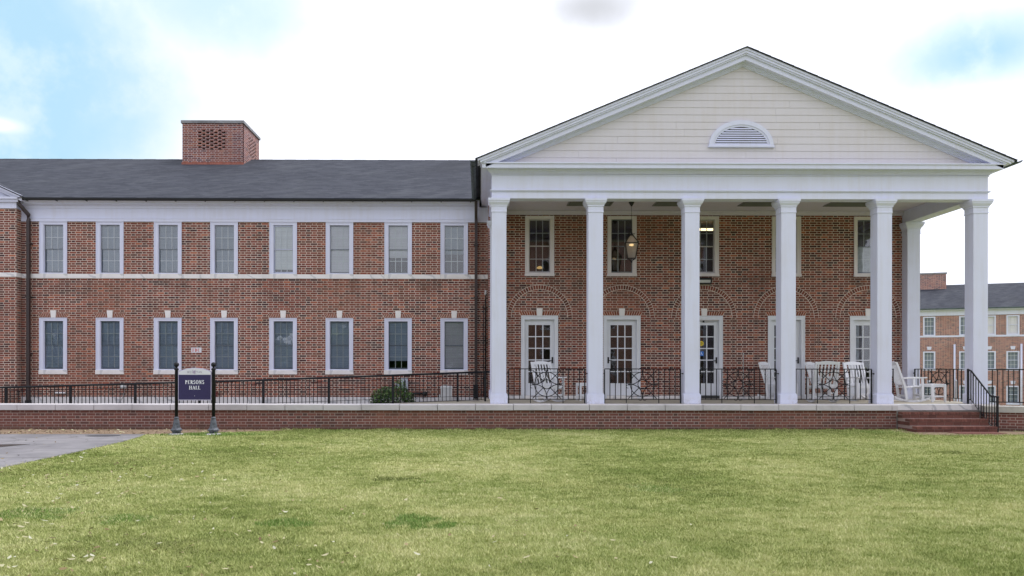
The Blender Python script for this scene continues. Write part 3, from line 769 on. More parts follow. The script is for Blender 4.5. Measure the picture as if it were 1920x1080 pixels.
# --- wing roof
mb = MB(); ze, ye, yr, zr = 6.56, 24.13, 31.3, 9.53
sag = random.Random(2)
def slab(mbx, A, B, C, D, th=.05):
    vs = [Vector(p) for p in (A, B, C, D)]; mbx.add([*vs, *[v - Vector((0, 0, th)) for v in vs]], [(0, 1, 2, 3), (7, 6, 5, 4), (0, 4, 5, 1), (1, 5, 6, 2), (2, 6, 7, 3), (3, 7, 4, 0)])
slab(mb, (-24.3, ye, ze), (1.0, ye, ze), (3.2, yr, zr), (-24.3, yr, zr)); slab(mb, (-24.3, yr, zr - .002), (3.2, yr, zr - .002), (3.2, 2 * yr - ye, ze), (-24.3, 2 * yr - ye, ze))
for k in range(60):   # ridge caps
    x = -24.2 + k * .45; mb.prism([(yr - .16, zr - .062), (yr, zr + .015 + .004 * (k % 2)), (yr + .16, zr - .062)], 'x', x, x + .44)
roof = mb.build('roof', 'shingle', hall)
# chimney
ch = MB(); cx0, cx1, cy0, cy1 = -11.09, -8.835, 30.2, 32.4
holes = []
def chim_face(fixed, axis, u0, u1, flip):
    pass
hx0 = -10.50; hz0 = 9.62
ops = []
for c in range(7):
    n_h = 5 if c % 2 == 0 else 6
    for r in range(n_h):
        x0 = hx0 + c * .148; z0 = hz0 + r * .1355 + (.0677 if c % 2 == 0 else 0) ; ops.append((x0, x0 + .115, z0, z0 + .058))
wall_grid(ch, cx0, cx1, 8.7, 10.60, ops, cy0, .12)
ob = wall_build(ch, 'chimney', 'brick_chimney', roof)
ch = MB(); ops2 = []
for c in range(7):
    n_h = 5 if c % 2 == 0 else 6
    for r in range(n_h):
        y0 = .62 + c * .148; z0 = hz0 + r * .1355 + (.0677 if c % 2 == 0 else 0); ops2.append((y0, y0 + .115, z0, z0 + .058))
wall_grid(ch, 0, cy1 - cy0 - .121, 8.7, 10.60, ops2, 0, .12)
for i, (xx, ry) in enumerate(((cx1, R(90)), (cx0, R(-90)))):
    me = bpy.data.meshes.new('chimney_side')
    T = (Matrix.Translation((cx1, cy0 + .121, 0)) if i == 0 else Matrix.Translation((cx0 + .12, cy0 + .121, 0)))
    # local (u, d, z) -> world: u along +y, depth along -x
    vs = [T @ Vector((-v[1], v[0], v[2])) for v in ch.v]
    me.from_pydata([tuple(v) for v in vs], [], ch.f); me.materials.append(M['brick_chimney']); me.update()
    o = bpy.data.objects.new('chimney_side', me); COL.objects.link(o); o.parent = roof
b2 = MB(); b2.box(cx0 + .121, cx1 - .121, cy1 - .12, cy1, 8.7, 10.6); b2.box(cx0 + .13, cx1 - .13, cy0 + .13, cy1 - .13, 8.7, 9.55, 1); b2.build('chimney_back', ['brick_chimney', 'dark_interior'], roof)
c = MB(); c.cbox(cx0 - .045, -9.90, cy0 - .045, cy1 + .045, 10.602, 10.71, .01); c.cbox(-9.895, cx1 + .045, cy0 - .045, cy1 + .045, 10.602, 10.712, .01); c.build('chimney_cap', 'cap_stone', roof)
c = MB(); c.box(cx0 - .02, cx1 + .02, cy0 - .022, cy0 - .002, 8.95, 9.15)
c.build('flashing', 'flashing', roof)
# --- left gabled bay
mb = MB(); yb = 24.2
mb.box(-20.5, -13.82, yb, YG - .001, 0, 6.24); mb.build('wall', 'brick', hall)
mb = MB(); mb.box(-20.52, -13.80, yb - .02, YG - .032, 4.205, 4.33); mb.build('string_course', 'marble', hall)
mb = MB(); mb.box(-20.5, -13.80, yb - .03, YG - .06, 6.24, 6.42); mb.box(-20.6, -13.72, yb - .10, YG - .06, 6.42, 6.50); mb.box(-20.7, -13.70, yb - .16, YG - .08, 6.50, 6.56)
for s in (-1, 1):
    xe, xm = (-13.62, -17.15) if s > 0 else (-20.68, -17.15)
    mb.prism([(xe, 6.44), (xm, 7.98), (xm, 8.16), (xe + .03 * s, 6.56)], 'y', yb - .10, yb + .2); mb.prism([(xe, 6.53), (xm, 8.10), (xm, 8.19), (xe + .05 * s, 6.60)], 'y', yb - .2, yb - .1)
mb.prism([(-20.62, 6.44), (-13.68, 6.44), (-17.15, 8.04)], 'y', yb, yb + .1); mb.build('gable', 'trim', hall)
mb = MB()
for s in (-1, 1):
    xe = -13.56 if s > 0 else -20.74
    slab(mb, (xe, yb - .22, 6.58), (xe, 24.6, 6.58), (-17.15, 28.9, 8.21), (-17.15, yb - .22, 8.21), .03)
mb.build('roof', 'shingle', hall)
# --- downspouts
def downspout(pts, w, base):
    d = MB(); d.tube(pts, w, 4, 0, True, False)
    for z in (1.9, 3.6, 5.2): d.box(pts[-1][0] - w * 1.1, pts[-1][0] + w * 1.1, pts[-1][1] - w * .9, YG - .001, z, z + .04)
    d.box(pts[-1][0] - w * 1.05, pts[-1][0] + w * 1.05, pts[-1][1] - w * 1.05, pts[-1][1] + w * 1.05, base, base + .42, 1)
    return d.build('downspout', ['bronze', 'iron'], hall)
downspout([(-13.72, YG - .34, 6.50), (-13.72, YG - .34, 6.38), (-13.55, YG - .13, 6.08), (-13.55, YG - .13, 5.9), (-13.55, YG - .13, .1)], .062, .1)
downspout([(-.12, YG - .34, 6.50), (-.12, YG - .30, 6.3), (-.12, YG - .13, 6.0), (-.12, YG - .13, 5.9), (-.12, YG - .13, .62)], .062, .58)

# --- portico columns
def column(x, y, name='column'):
    c = MB(); h = .181
    c.box(x - h, x + h, y - h, y + h, FL + .26, 5.36)
    o = c.build(name, 'trim', hall)
    b_ = MB(); g_ = .212
    b_.box(x - g_, x + g_, y - g_, y + g_, FL, FL + .225); b_.prism([(-g_, 0), (g_, 0), (h, .04), (-h, .04)], 'y', -.181, .181, tf=Matrix.Translation((x, y, FL + .225)))
    b_.box(x - h - .012, x + h + .012, y - h - .012, y + h + .012, FL + .225, FL + .255)
    b_.build('column_base', 'trim', o)
    k = MB(); prof = [(.194, 5.36), (.194, 5.385), (.188, 5.39), (.188, 5.50), (.205, 5.51), (.205, 5.535), (.225, 5.56), (.252, 5.60), (.252, 5.615), (.268, 5.64), (.268, 5.698)]
    vs = []; fs = []
    for r, z in prof: vs += [(x - r, y - r, z), (x + r, y - r, z), (x + r, y + r, z), (x - r, y + r, z)]
    for i in range(len(prof) - 1):
        for q in range(4): fs.append((i * 4 + q, i * 4 + (q + 1) % 4, (i + 1) * 4 + (q + 1) % 4, (i + 1) * 4 + q))
    fs += [(0, 1, 2, 3), tuple(range(len(vs) - 4, len(vs)))]
    k.add(vs, fs); k.build('capital', 'trim', o)
    return o
for x in COLX: column(x, YP + .181)
for x in (COLX[0], COLX[-1]): column(x, YW - .12, 'pilaster')

# --- entablature (front + both returns)
XL, XR = COLX[0] - .181, COLX[-1] + .181
mb = MB()
def ring(off, z0, z1, y1=YW - .001, inner=.36):
    """a U of beams: front and two returns, faces pushed out by off"""
    mb.box(XL - off, XR + off, YP - off, YP + inner, z0, z1)
    mb.box(XL - off, XL + inner, YP + inner, y1, z0, z1); mb.box(XR - inner, XR + off, YP + inner, y1, z0, z1)
ring(0, 5.70, 5.868); ring(.03, 5.868, 5.889); ring(.045, 5.889, 5.905); ring(.0, 5.905, 6.30, 38.2); ring(.02, 6.262, 6.285, 38.2)
# bed mould as stepped cyma
for off, z0, z1 in ((.035, 6.30, 6.325), (.06, 6.325, 6.35), (.09, 6.35, 6.375), (.11, 6.375, 6.398)): ring(off, z0, z1, 38.2)
mb.build('entablature', 'trim', hall)
mb = MB()
for off, z0, z1 in ((.24, 6.398, 6.50), (.27, 6.50, 6.53)):
    mb.box(XL - off, XR + off, YP - off, YP + .4, z0, z1); mb.box(XL - off, XL + .2, YP + .4, 38.2, z0, z1); mb.box(XR - .2, XR + off, YP + .4, 38.2, z0, z1)
mb.build('cornice', 'trim', hall)
# --- pediment: siding, raking cornice, half-round louver
zs0, zs1 = 6.53, 9.03; sl = (9.325 - 6.60) / 6.55
mb = MB(); z = zs0; k = 0; rr = random.Random(9); eh = .179
while z < 9.02:
    z1 = min(z + eh, 9.03); hw0 = (9.03 - z) / sl; hw1 = (9.03 - z1) / sl
    cuts = [-hw0]; xj = -hw0 + rr.uniform(1.5, 4.5)
    while xj < hw0 - .8: cuts.append(xj); xj += rr.uniform(3.4, 4.9)
    cuts.append(hw0)
    for a, b_ in zip(cuts, cuts[1:]):
        ta = max(a, -hw1) if a == -hw0 else a; tb = min(b_, hw1) if b_ == hw0 else b_
        g_ = .0015
        vs = [(CX + a + g_, YP - .002, z), (CX + b_ - g_, YP - .002, z), (CX + tb - g_, YP + .007, z1 - .002), (CX + ta + g_, YP + .007, z1 - .003),
              (CX + a + g_, YP + .03, z), (CX + b_ - g_, YP + .03, z), (CX + tb - g_, YP + .03, z1 - .003), (CX + ta + g_, YP + .03, z1 - .003)]
        mb.add(vs, [(0, 1, 2, 3), (0, 4, 5, 1), (3, 2, 6, 7), (0, 3, 7, 4), (1, 5, 6, 2)])
    z = z1
mb.prism([(CX - 6.0, zs0), (CX + 6.0, zs0), (CX, 9.1)], 'y', YP + .03, YP + .1, 1)
mb.build('pediment_siding', ['siding', 'louver_dark'], hall)
def rake(mb, d0, d1, y0, y1, x_end=6.53):
    """band between perpendicular-ish drops d0<d1 below the roof line"""
    for s in (-1, 1):
        zt = 9.325
        P = [(CX, zt - d0), (CX + s * x_end, zt - d0 - sl * x_end), (CX + s * x_end, zt - d1 - sl * x_end), (CX, zt - d1)]
        mb.prism(P, 'y', y0, y1)
mb = MB()
rake(mb, .0, .055, YP - .335, YP + .2, 6.56); rake(mb, .055, .115, YP - .312, YP + .2, 6.50); rake(mb, .115, .15, YP - .285, YP + .2, 6.42)
rake(mb, .15, .265, YP - .24, YP + .2, 6.36)
rake(mb, .265, .30, YP - .09, YP + .1, 6.2); rake(mb, .30, .335, YP - .065, YP + .1, 6.1); rake(mb, .335, .36, YP - .035, YP + .1, 6.0)
mb.build('raking_cornice', 'trim', hall)
mb = MB(); vx, vz = 6.465, 7.005; a_o, b_o = .80, .63; a_i, b_i = .655, .475
n = 28
def earc(a, b_, t): return (vx + a * math.cos(t), vz + b_ * math.sin(t))
for k in range(n):
    t0, t1 = math.pi * k / n, math.pi * (k + 1) / n
    mb.prism([earc(a_o, b_o, t0), earc(a_o, b_o, t1), earc(a_i + .05, b_i + .05, t1), earc(a_i + .05, b_i + .05, t0)], 'y', YP - .055, YP + .02)
    mb.prism([earc(a_i + .05, b_i + .05, t0), earc(a_i + .05, b_i + .05, t1), earc(a_i, b_i, t1), earc(a_i, b_i, t0)], 'y', YP - .035, YP + .02)
mb.box(vx - a_o - .02, vx + a_o + .02, YP - .075, YP + .01, vz - .035, vz); mb.box(vx - a_i - .05, vx + a_i + .05, YP - .05, YP + .01, vz, vz + .03)
lou = mb.build('louver', 'trim', hall)
mb = MB(); mb.prism([earc(a_i + .01, b_i + .01, math.pi * k / 20) for k in range(21)], 'y', YP - .008, YP - .004, 1)
for k in range(8):
    z = vz + .035 + k * .054; 
    q = (z + .02 - vz) / b_i
    if q >= .98: continue
    w = a_i * math.sqrt(1 - q * q)
    mb.prism([(YP - .040, z), (YP - .034, z - .004), (YP - .009, z + .034), (YP - .015, z + .038)], 'x', vx - w, vx + w)
mb.build('louver_slat', ['trim', 'louver_dark'], lou)
# --- main roof
mb = MB(); zt = 9.345; xe = 6.62
for s in (-1, 1):
    A = (CX + s * xe, YP - .36, zt - sl * xe); B = (CX + s * xe, 38.6, zt - sl * xe); C = (CX, 38.6, zt); D = (CX, YP - .36, zt)
    if s < 0: slab(mb, A, D, C, B, .022)
    else: slab(mb, A, B, C, D, .022)
    for k in range(46):   # shingle butts along the rake
        t = k / 46; x_ = CX + s * xe * t; z_ = zt - sl * xe * t
        mb.prism([(x_, z_ + .002), (x_ + s * .144, z_ + .002 - sl * .144 + (.006 if s > 0 else .003)), (x_ + s * .144, z_ - sl * .144 - .004), (x_, z_ - .004)], 'y', YP - .37 - .006 * (k % 2), YP + .3)
mb.build('roof', 'shingle', hall)
mb = MB()
gutter(mb, (CX + xe + .06, 38, 6.60), (CX + xe + .06, YP - .36, 6.60), .075); mb.build('gutter', 'copper_gutter', hall)
mb = MB(); gutter(mb, (CX - xe - .055, YP - .3, 6.60), (CX - xe - .055, 24.3, 6.58), .07)
for k in range(13):
    y = YP - .2 + k * .36; mb.tube([(CX - xe - .055 + .074 * math.cos(a), y, 6.595 - .074 * math.sin(a)) for a in [math.pi * q / 6 for q in range(7)]], .008, 4, 0)
mb.build('gutter', 'copper_gutter', hall)
# --- ceiling, beams' crown, vents
mb = MB(); mb.box(.3, 12.3, YP + .36, YW - .001, 6.055, 6.10)
for k in range(30): y = YP + .37 + k * .1; (mb.box(XL + .37, XR - .37, y, y + .092, 6.048, 6.055) if y < 23.2 else None)
mb.box(XL + .36, XR - .36, YW - .07, YW - .001, 5.93, 6.047); mb.box(XL + .36, XR - .36, YW - .10, YW - .07, 6.0, 6.047)
cl_ = mb.build('ceiling', 'ceiling', hall)
for x in COLX[1:5]:
    mb = MB(); mb.box(x - .42, x + .75, 21.75, 22.55, 6.036, 6.046, 0)
    for k in range(9): mb.box(x - .38, x + .71, 21.8 + k * .08, 21.82 + k * .08, 6.028, 6.036, 1)
    for (a, b_, c_, d_) in ((x - .45, x + .78, 21.72, 21.75), (x - .45, x + .78, 22.55, 22.58), (x - .45, x - .42, 21.75, 22.55), (x + .75, x + .78, 21.75, 22.55)): mb.box(a, b_, c_, d_, 6.026, 6.047, 1)
    mb.build('ceiling_vent', ['grey_soffit', 'vent_frame'] if False else ['vent_dark', 'vent_slat'], cl_) if 'vent_dark' in M else None
plain('vent_dark', (0.10, 0.10, 0.095), 0.8); plain('vent_slat', (0.19, 0.19, 0.18), 0.7)
for x in COLX[1:5]:
    mb = MB(); mb.box(x - .42, x + .75, 21.75, 22.55, 6.036, 6.046, 0)
    for k in range(9): mb.box(x - .38, x + .71, 21.8 + k * .08, 21.82 + k * .08, 6.028, 6.036, 1)
    for (a, b_, c_, d_) in ((x - .45, x + .78, 21.72, 21.75), (x - .45, x + .78, 22.55, 22.58), (x - .45, x - .42, 21.75, 22.55), (x + .75, x + .78, 21.75, 22.55)): mb.box(a, b_, c_, d_, 6.026, 6.047, 1)
    mb.build('ceiling_vent', ['vent_dark', 'vent_slat'], cl_)
# porch floor, landing
mb = MB(); mb.box(-.02, 12.72, 19.96, YW + .3, .2, FL - .002); mb.build('porch_floor', 'porch_concrete', hall)
# ================================================================== ramp, bed
mb = MB(); mb.prism([(-24, -.02), (-15, .0), (-13.1, .16), (-6.2, .37), (-.9, .61), (-.021, .613), (-.021, .05), (-24, -.3)], 'y', 19.96, 21.95)
tag(mb.build('ramp', 'porch_concrete'), kind='structure')
mb = MB(); mb.prism([(-24, -.02), (-6, .15), (-1.9, .42), (-.021, .45), (-.021, .0), (-24, -.3)], 'y', 21.96, YG - .036)
tag(mb.build('soil', 'dirt'), kind='structure')

# ================================================================== retaining wall
rw = empty('retaining_wall', (0, 0, 0)); tag(rw, 'low red brick retaining wall with pale stone coping along ramp and porch', 'wall')
mb = MB(); mb.box(-24, 10.18, 19.675, 19.94, -.1, .474); mb.build('wall_face', 'brick_low', rw)
mb = MB(); x = -24.08; rr = random.Random(4)
while x < 10.18:
    x1 = min(x + .922, 10.182); dz = rr.uniform(-.003, .003)
    tf = Matrix.Translation((0, rr.uniform(-.004, .004), dz))
    P = [(19.605, .476), (19.955, .476), (19.955, .620), (19.625, .620), (19.610, .612), (19.603, .598)]
    mb.prism(P, 'x', x + .007, x1 - .007, tf=tf); x = x1
mb.build('coping', 'limestone', rw)

# ================================================================== brick steps
st = empty('brick_steps', (0, 0, 0)); tag(st, 'three dark red brick steps rising to the right end of the porch', 'steps')
def brick_step(x0, x1, y0, z0, z1, yb):
    mb = MB(); mb.box(x0 + .004, x1 - .004, y0 + .012, yb - z0 * .01, z0 - (.0 if z0 > .01 else .1) - .003, z1 - .004, 1)
    n = round((x1 - x0) / .0735); w = (x1 - x0) / n
    for k in range(n): mb.box(x0 + k * w + .0035, x0 + (k + 1) * w - .0035, y0 - .006, y0 + .20, z1 - .062, z1, 0, random.random())
    n = round((x1 - x0) / .21); w = (x1 - x0) / n
    for k in range(n): mb.box(x0 + k * w + .004, x0 + (k + 1) * w - .004, y0 + .006, y0 + .10, z0 + .006, z1 - .070, 0, random.random() * .6)
    for yy in np.arange(y0 + .02, yb, .21):   # left and right returns
        for xx in (x0 - .004, x1 - .002): mb.box(xx, xx + .0065, yy + .004, min(yy + .2, yb), z0 + .006, z1 - .07, 0, random.random() * .6)
    mb.build('step', ['step_brick', 'gasket_dark'], st)
plain('gasket_dark', (0.30, 0.22, 0.20), 0.9)
brick_step(10.2, 12.10, 18.80, 0.0, .14, 19.66); brick_step(10.2, 12.09, 19.12, .14, .295, 19.66); brick_step(10.2, 12.08, 19.44, .295, .445, 19.66)
mb = MB(); mb.cbox(10.186, 11.05, 19.665, 19.955, .478, .62, .008); mb.cbox(11.055, 12.02, 19.665, 19.955, .478, .621, .008)
mb.build('landing_slab', 'marble_grey', st)
mb = MB(); mb.box(12.024, 12.72, 19.68, 19.955, .478, .619); mb.build('landing_slab', 'limestone', st)
mb = MB(); mb.box(10.19, 12.72, 19.72, 19.95, -.1, .476); mb.build('riser_wall', 'limestone_dirty', st)

lw = empty('low_wall', (12.16, 19.42, 0)); tag(lw, 'low brick wall with weathered stone coping right of the steps', 'wall')
dirx = Vector((1.0, -.36, 0)).normalized(); ang = math.atan2(dirx.y, dirx.x); lw.rotation_euler.z = ang
mb = MB(); mb.box(.0, 6.0, 0, .28, -.3, .445); mb.build('wall_face', 'brick_low', lw)
mb = MB(); x = -.0
while x < 6: mb.cbox(x + .003, x + 1.1, -.06, .34, .447, .60, .012); x += 1.105
mb.build('coping', 'limestone_dirty', lw)

# ================================================================== railings
def bar(mb, p0, p1, w): mb.tube([p0, p1], w, 4, 0, True, False)
# porch bays (local: x across, z up from the floor)
def porch_rail(span, ornament=True):
    root = empty('porch_railing'); w2 = span / 2; H = .865
    mb = MB(); mb.box(-w2, w2, -.02, .02, H - .016, H + .006); mb.box(-w2, w2, -.008, .008, .09, .106)
    if ornament: mb.box(-.40, .40, -.006, .006, .77, .782); mb.box(-.40, .40, -.006, .006, .17, .182)
    mb.build('rail', 'iron', root)
    for s in (-1, 1):
        mb = MB(); mb.box(s * w2 - .014, s * w2 + .014, -.014, .014, 0, H - .016); mb.box(s * w2 + (0 if s > 0 else -.07), s * w2 + (.07 if s > 0 else 0), -.006, .006, .74, .752)
        mb.lathe([(.02, .73), (.024, .745), (.02, .76)], s * (w2 + .06), 0, 8); mb.build('post', 'iron', root)
    n = 14
    for k in range(1, n):
        x = -w2 + span * k / n
        mb = MB(); lo = .0 if abs(abs(x) - .40) < .05 else .106
        if ornament and abs(x) < .33 and abs(x) > .01 and abs(abs(x) - .27) > .08: continue
        if ornament and abs(x) <= .01: continue
        mb.box(x - .0095, x + .0095, -.008, .008, lo, H - .016); mb.build('baluster', 'iron', root)
    if ornament:
        mb = MB(); cz = .475; r = .0105
        def arc(cx, cz_, rad, a0, a1, n=16, rr=r):
            mb.tube([(cx + rad * math.cos(a0 + (a1 - a0) * k / n), 0, cz_ + rad * math.sin(a0 + (a1 - a0) * k / n)) for k in range(n + 1)], rr, 5)
        arc(0, cz, .305, 0, 2 * math.pi, 32); arc(0, cz, .115, 0, 2 * math.pi, 20)
        for q in range(4):      # the four concave petals between the cardinal points
            a = q * math.pi / 2 + math.pi / 4; c = .305 * math.sqrt(2)
            px, pz = c * math.cos(a), cz + c * math.sin(a)
            arc(px, pz, .305, a + math.pi - math.pi / 4, a + math.pi + math.pi / 4, 14)
            # diagonal spear through the corner
            mb.tube([(.10 * math.cos(a), 0, cz + .10 * math.sin(a)), (.50 * math.cos(a), 0, cz + .50 * math.sin(a))], r, 5)
            mb.tube([(.46 * math.cos(a), 0, cz + .46 * math.sin(a)), (.50 * math.cos(a), 0, cz + .50 * math.sin(a))], .012, 5)
            # scrolls at the cardinal points
            d = q * math.pi / 2
            def T(u, v): return (u * math.cos(d) - v * math.sin(d), 0, cz + u * math.sin(d) + v * math.cos(d))
            mb.tube([T(.27, 0), T(.36, 0)], .013, 5)
            for s in (-1, 1):
                P = [T(.30, 0)] + [T(.365 + .038 * math.cos(t), s * (.055 + .040 * math.sin(t))) for t in [(-2.4 + .42 * k) for k in range(11)]]
                mb.tube(P, .0065, 5)
        mb.build('scroll_ornament', 'iron', root)
    return root
RAILY = YP + .17
span = 1.90
pr = porch_rail(span)
ordn = ['leftmost bay, behind it a rocking chair', 'second bay from the left, with no chair behind', 'middle bay, in front of the door with stickers', 'bay with three white rocking chairs behind it']
for i in range(4):
    o = pr if i == 0 else copy_tree(pr)
    o.location = ((COLX[i] + COLX[i + 1]) / 2, RAILY, FL)
    tag(o, 'black iron porch railing with scroll medallion, ' + ordn[i], 'railing', 'iron railings between the portico columns')
o = copy_tree(pr); o.location = (COLX[-1], 21.83, FL); o.rotation_euler.z = R(90); o.scale.x = 2.42 / span
tag(o, 'black iron porch railing with scroll medallion across the open right end of the porch', 'railing', 'iron railings between the portico columns')
# short piece right of the fifth column
o = empty('railing_return', (COLX[4] + .24, RAILY + .1, FL)); mb = MB(); mb.box(-.02, .12, -.02, .02, .85, .872); mb.box(0, .12, -.006, .006, .09, .10); mb.build('rail', 'iron', o)
for x in (.01, .11): mb = MB(); mb.box(x - .011, x + .011, -.011, .011, 0, .85); mb.build('post', 'iron', o)
tag(o, 'short black railing stub against the column left of the profile rocking chair', 'railing')

# ramp railing
rr_ = empty('ramp_railing', (0, 21.4, 0)); tag(rr_, 'long black iron ramp railing rising to the right in front of the wing', 'railing')
pts = [(-17.5, .80), (-12.7, .972), (-6.2, 1.158), (0.26, 1.40)]
def rz_(x):
    for (a, za), (b_, zb) in zip(pts, pts[1:]):
        if x <= b_: return za + (zb - za) * (x - a) / (b_ - a)
    return pts[-1][1]
mb = MB(); mb.tube([(x, -.0, z) for x, z in pts], .028, 8); mb.build('handrail', 'iron', rr_)
posts = [-15.8, -14.14, -12.48, -10.79, -9.09, -7.4, -5.72, -3.99, -2.3, -.59, .14]
for x in posts:
    mb = MB(); mb.box(x - .028, x + .028, -.028, .028, rz_(x) - .80, rz_(x) - .015); mb.box(x - .05, x + .05, -.05, .05, rz_(x) - .80, rz_(x) - .79); mb.build('post', 'iron', rr_)
for a, b_ in zip(posts, posts[1:]):
    mb = MB()
    for dz, w in ((-.10, .008), (-.62, .007), (-.73, .010)): bar(mb, (a, 0, rz_(a) + dz), (b_, 0, rz_(b_) + dz), w)
    n = max(2, round((b_ - a) / .103))
    for k in range(1, n): x = a + (b_ - a) * k / n; mb.box(x - .008, x + .008, -.008, .008, rz_(x) - .73, rz_(x) - .018)
    mb.build('baluster_panel', 'iron', rr_)
# stair handrail
sr = empty('stair_handrail', (12.12, 0, 0)); tag(sr, 'black iron stair handrail sloping down the right side of the brick steps', 'railing')
mb = MB(); top = [(0, 20.0, 1.475), (0, 19.85, 1.44), (0, 19.08, .845), (0, 18.80, .835)]; mb.tube(top, .02, 6)
mb.tube([(0, 20.0, .75), (0, 19.85, .72), (0, 19.0, .085), (0, 18.84, .085)], .012, 4, smooth=False); mb.build('handrail', 'iron', sr)
for y, z0, z1 in ((19.98, .62, 1.49), (18.84, 0, .83)): mb = MB(); mb.box(-.02, .02, y - .02, y + .02, z0, z1); mb.build('post', 'iron', sr)
for k in range(1, 11):
    y = 19.97 - k * .103
    def ip(P, y):
        for a, b_ in zip(P, P[1:]):
            if b_[1] <= y <= a[1]: return b_[2] + (a[2] - b_[2]) * (y - b_[1]) / (a[1] - b_[1])
    zt_, zb_ = ip(top, y), ip([(0, 20.0, .75), (0, 19.85, .72), (0, 19.0, .085), (0, 18.8, .085)], y)
    mb = MB(); mb.box(-.008, .008, y - .008, y + .008, zb_, zt_); mb.build('baluster', 'iron', sr)
# right rail on the low wall
wr = empty('wall_railing', (12.50, 20.25, 0), R(-32)); tag(wr, 'plain black iron railing right of the last column above the low stone coping', 'railing')
mb = MB(); mb.box(-.02, 4.5, -.022, .022, 1.46, 1.49); mb.box(0, 4.5, -.014, .014, .655, .68); mb.build('rail', 'iron', wr)
for x in (0, 2.2, 4.4): mb = MB(); mb.box(x - .024, x + .024, -.024, .024, .60, 1.46); mb.build('post', 'iron', wr)
mb = MB()
for k in range(1, 40):
    x = k * .112
    if abs(x - 2.2) > .04 and x < 4.35: mb.box(x - .011, x + .011, -.011, .011, .68, 1.46)
mb.build('baluster_panel', 'iron', wr)

# ================================================================== rocking chairs, tables
def rocking_chair():
    root = empty('rocking_chair'); W = .28
    for s in (-1, 1):
        mb = MB(); n = 14; Rr = 1.05
        for a in (0,):
            P = []
            for k in range(n + 1):
                y = -.40 + .86 * k / n; z = Rr - math.sqrt(Rr * Rr - y * y); P.append((y, z))
            poly = P + [(y, z + .05) for y, z in P[::-1]]
            for k in range(n):
                (ya, za), (yb_, zb_) = P[k], P[k + 1]
                mb.prism([(ya, za), (yb_, zb_), (yb_, zb_ + .05), (ya, za + .05)], 'x', s * W - .02, s * W + .02)
        mb.build('rocker', 'chair_white', root)
        mb = MB(); mb.prism([(-.26, .07), (-.20, .07), (-.20, .625), (-.25, .625)], 'x', s * W - .022, s * W + .022); mb.build('leg', 'chair_white', root)
        # rear upright: one long raked post from rocker to crest
        mb = MB(); mb.prism([(.13, .05), (.19, .05), (.24, .42), (.44, 1.03), (.425, 1.045), (.39, 1.035), (.18, .42)], 'x', s * W - .022, s * W + .022); mb.build('leg', 'chair_white', root)
        mb = MB(); mb.prism([(-.32, .655), (-.33, .635), (-.29, .625), (.27, .605), (.27, .63), (-.29, .655)], 'x', s * W - .05, s * W + .045); mb.build('armrest', 'chair_white', root)
    mb = MB()
    for k in range(7): y = -.25 + k * .066; z = .425 - .012 * k / 2; mb.box(-W + .023, W - .023, y, y + .054, z - .02, z)
    mb.box(-W + .022, W - .022, -.262, -.235, .35, .425); mb.box(-W, W, -.234, .21, .355, .40) if False else None
    mb.build('seat', 'chair_white', root)
    mb = MB(); mb.box(-W + .022, W - .022, -.24, -.215, .16, .21); mb.box(-W + .022, W - .022, .13, .16, .14, .18); mb.build('stretcher', 'chair_white', root)
    mb = MB(); ry = .20 / .61      # lean
    def yb_(z): return .215 + (z - .42) * (.205 / .61)
    for k in range(6):
        x = -W + .06 + k * (2 * W - .12) / 5; a, b_ = .44, .985
        mb.add([(x - .0175, yb_(a) - .008, a), (x + .0175, yb_(a) - .008, a), (x + .0175, yb_(b_) - .008, b_), (x - .0175, yb_(b_) - .008, b_),
                (x - .0175, yb_(a) + .01, a), (x + .0175, yb_(a) + .01, a), (x + .0175, yb_(b_) + .01, b_), (x - .0175, yb_(b_) + .01, b_)], [(0, 1, 2, 3), (7, 6, 5, 4), (0, 4, 5, 1), (1, 5, 6, 2), (2, 6, 7, 3), (3, 7, 4, 0)])
    n = 10   # arched crest
    for k in range(n):
        x0, x1 = -W + .022 + (2 * W - .044) * k / n, -W + .022 + (2 * W - .044) * (k + 1) / n
        z0, z1 = [1.03 + .035 * (1 - (x / W) ** 2) for x in (x0, x1)]
        vs = [(x0, yb_(.975) - .012, .975), (x1, yb_(.975) - .012, .975), (x1, yb_(z1) - .012, z1), (x0, yb_(z0) - .012, z0), (x0, yb_(.975) + .014, .975), (x1, yb_(.975) + .014, .975), (x1, yb_(z1) + .014, z1), (x0, yb_(z0) + .014, z0)]
        mb.add(vs, [(0, 1, 2, 3), (7, 6, 5, 4), (0, 4, 5, 1), (1, 5, 6, 2), (2, 6, 7, 3), (3, 7, 4, 0)])
    mb.box(-W + .022, W - .022, yb_(.45) - .012, yb_(.45) + .014, .43, .475); mb.build('backrest', 'chair_white', root)
    return root
rc = rocking_chair()
chairs = [(1.80, 20.98, 28, 'white slatted rocking chair in front of the leftmost porch door'),
          (8.36, 22.62, 46, 'white rocking chair half hidden left of the fourth column'),
          (8.86, 20.88, 176, 'white rocking chair turned away, its back to the railing right of the fourth column'),
          (9.68, 22.64, 46, 'white rocking chair partly hidden behind the one turned away'),
          (10.34, 21.80, 8, 'white rocking chair facing the lawn in front of the rightmost porch door'),
          (11.33, 21.25, 82, 'white rocking chair seen in profile between the fifth column and the right railing')]
for i, (x, y, a, lab) in enumerate(chairs):
    o = rc if i == 0 else copy_tree(rc); o.location = (x, y, FL); o.rotation_euler.z = R(a)
    tag(o, lab, 'rocking chair', 'white rocking chairs on the porch')
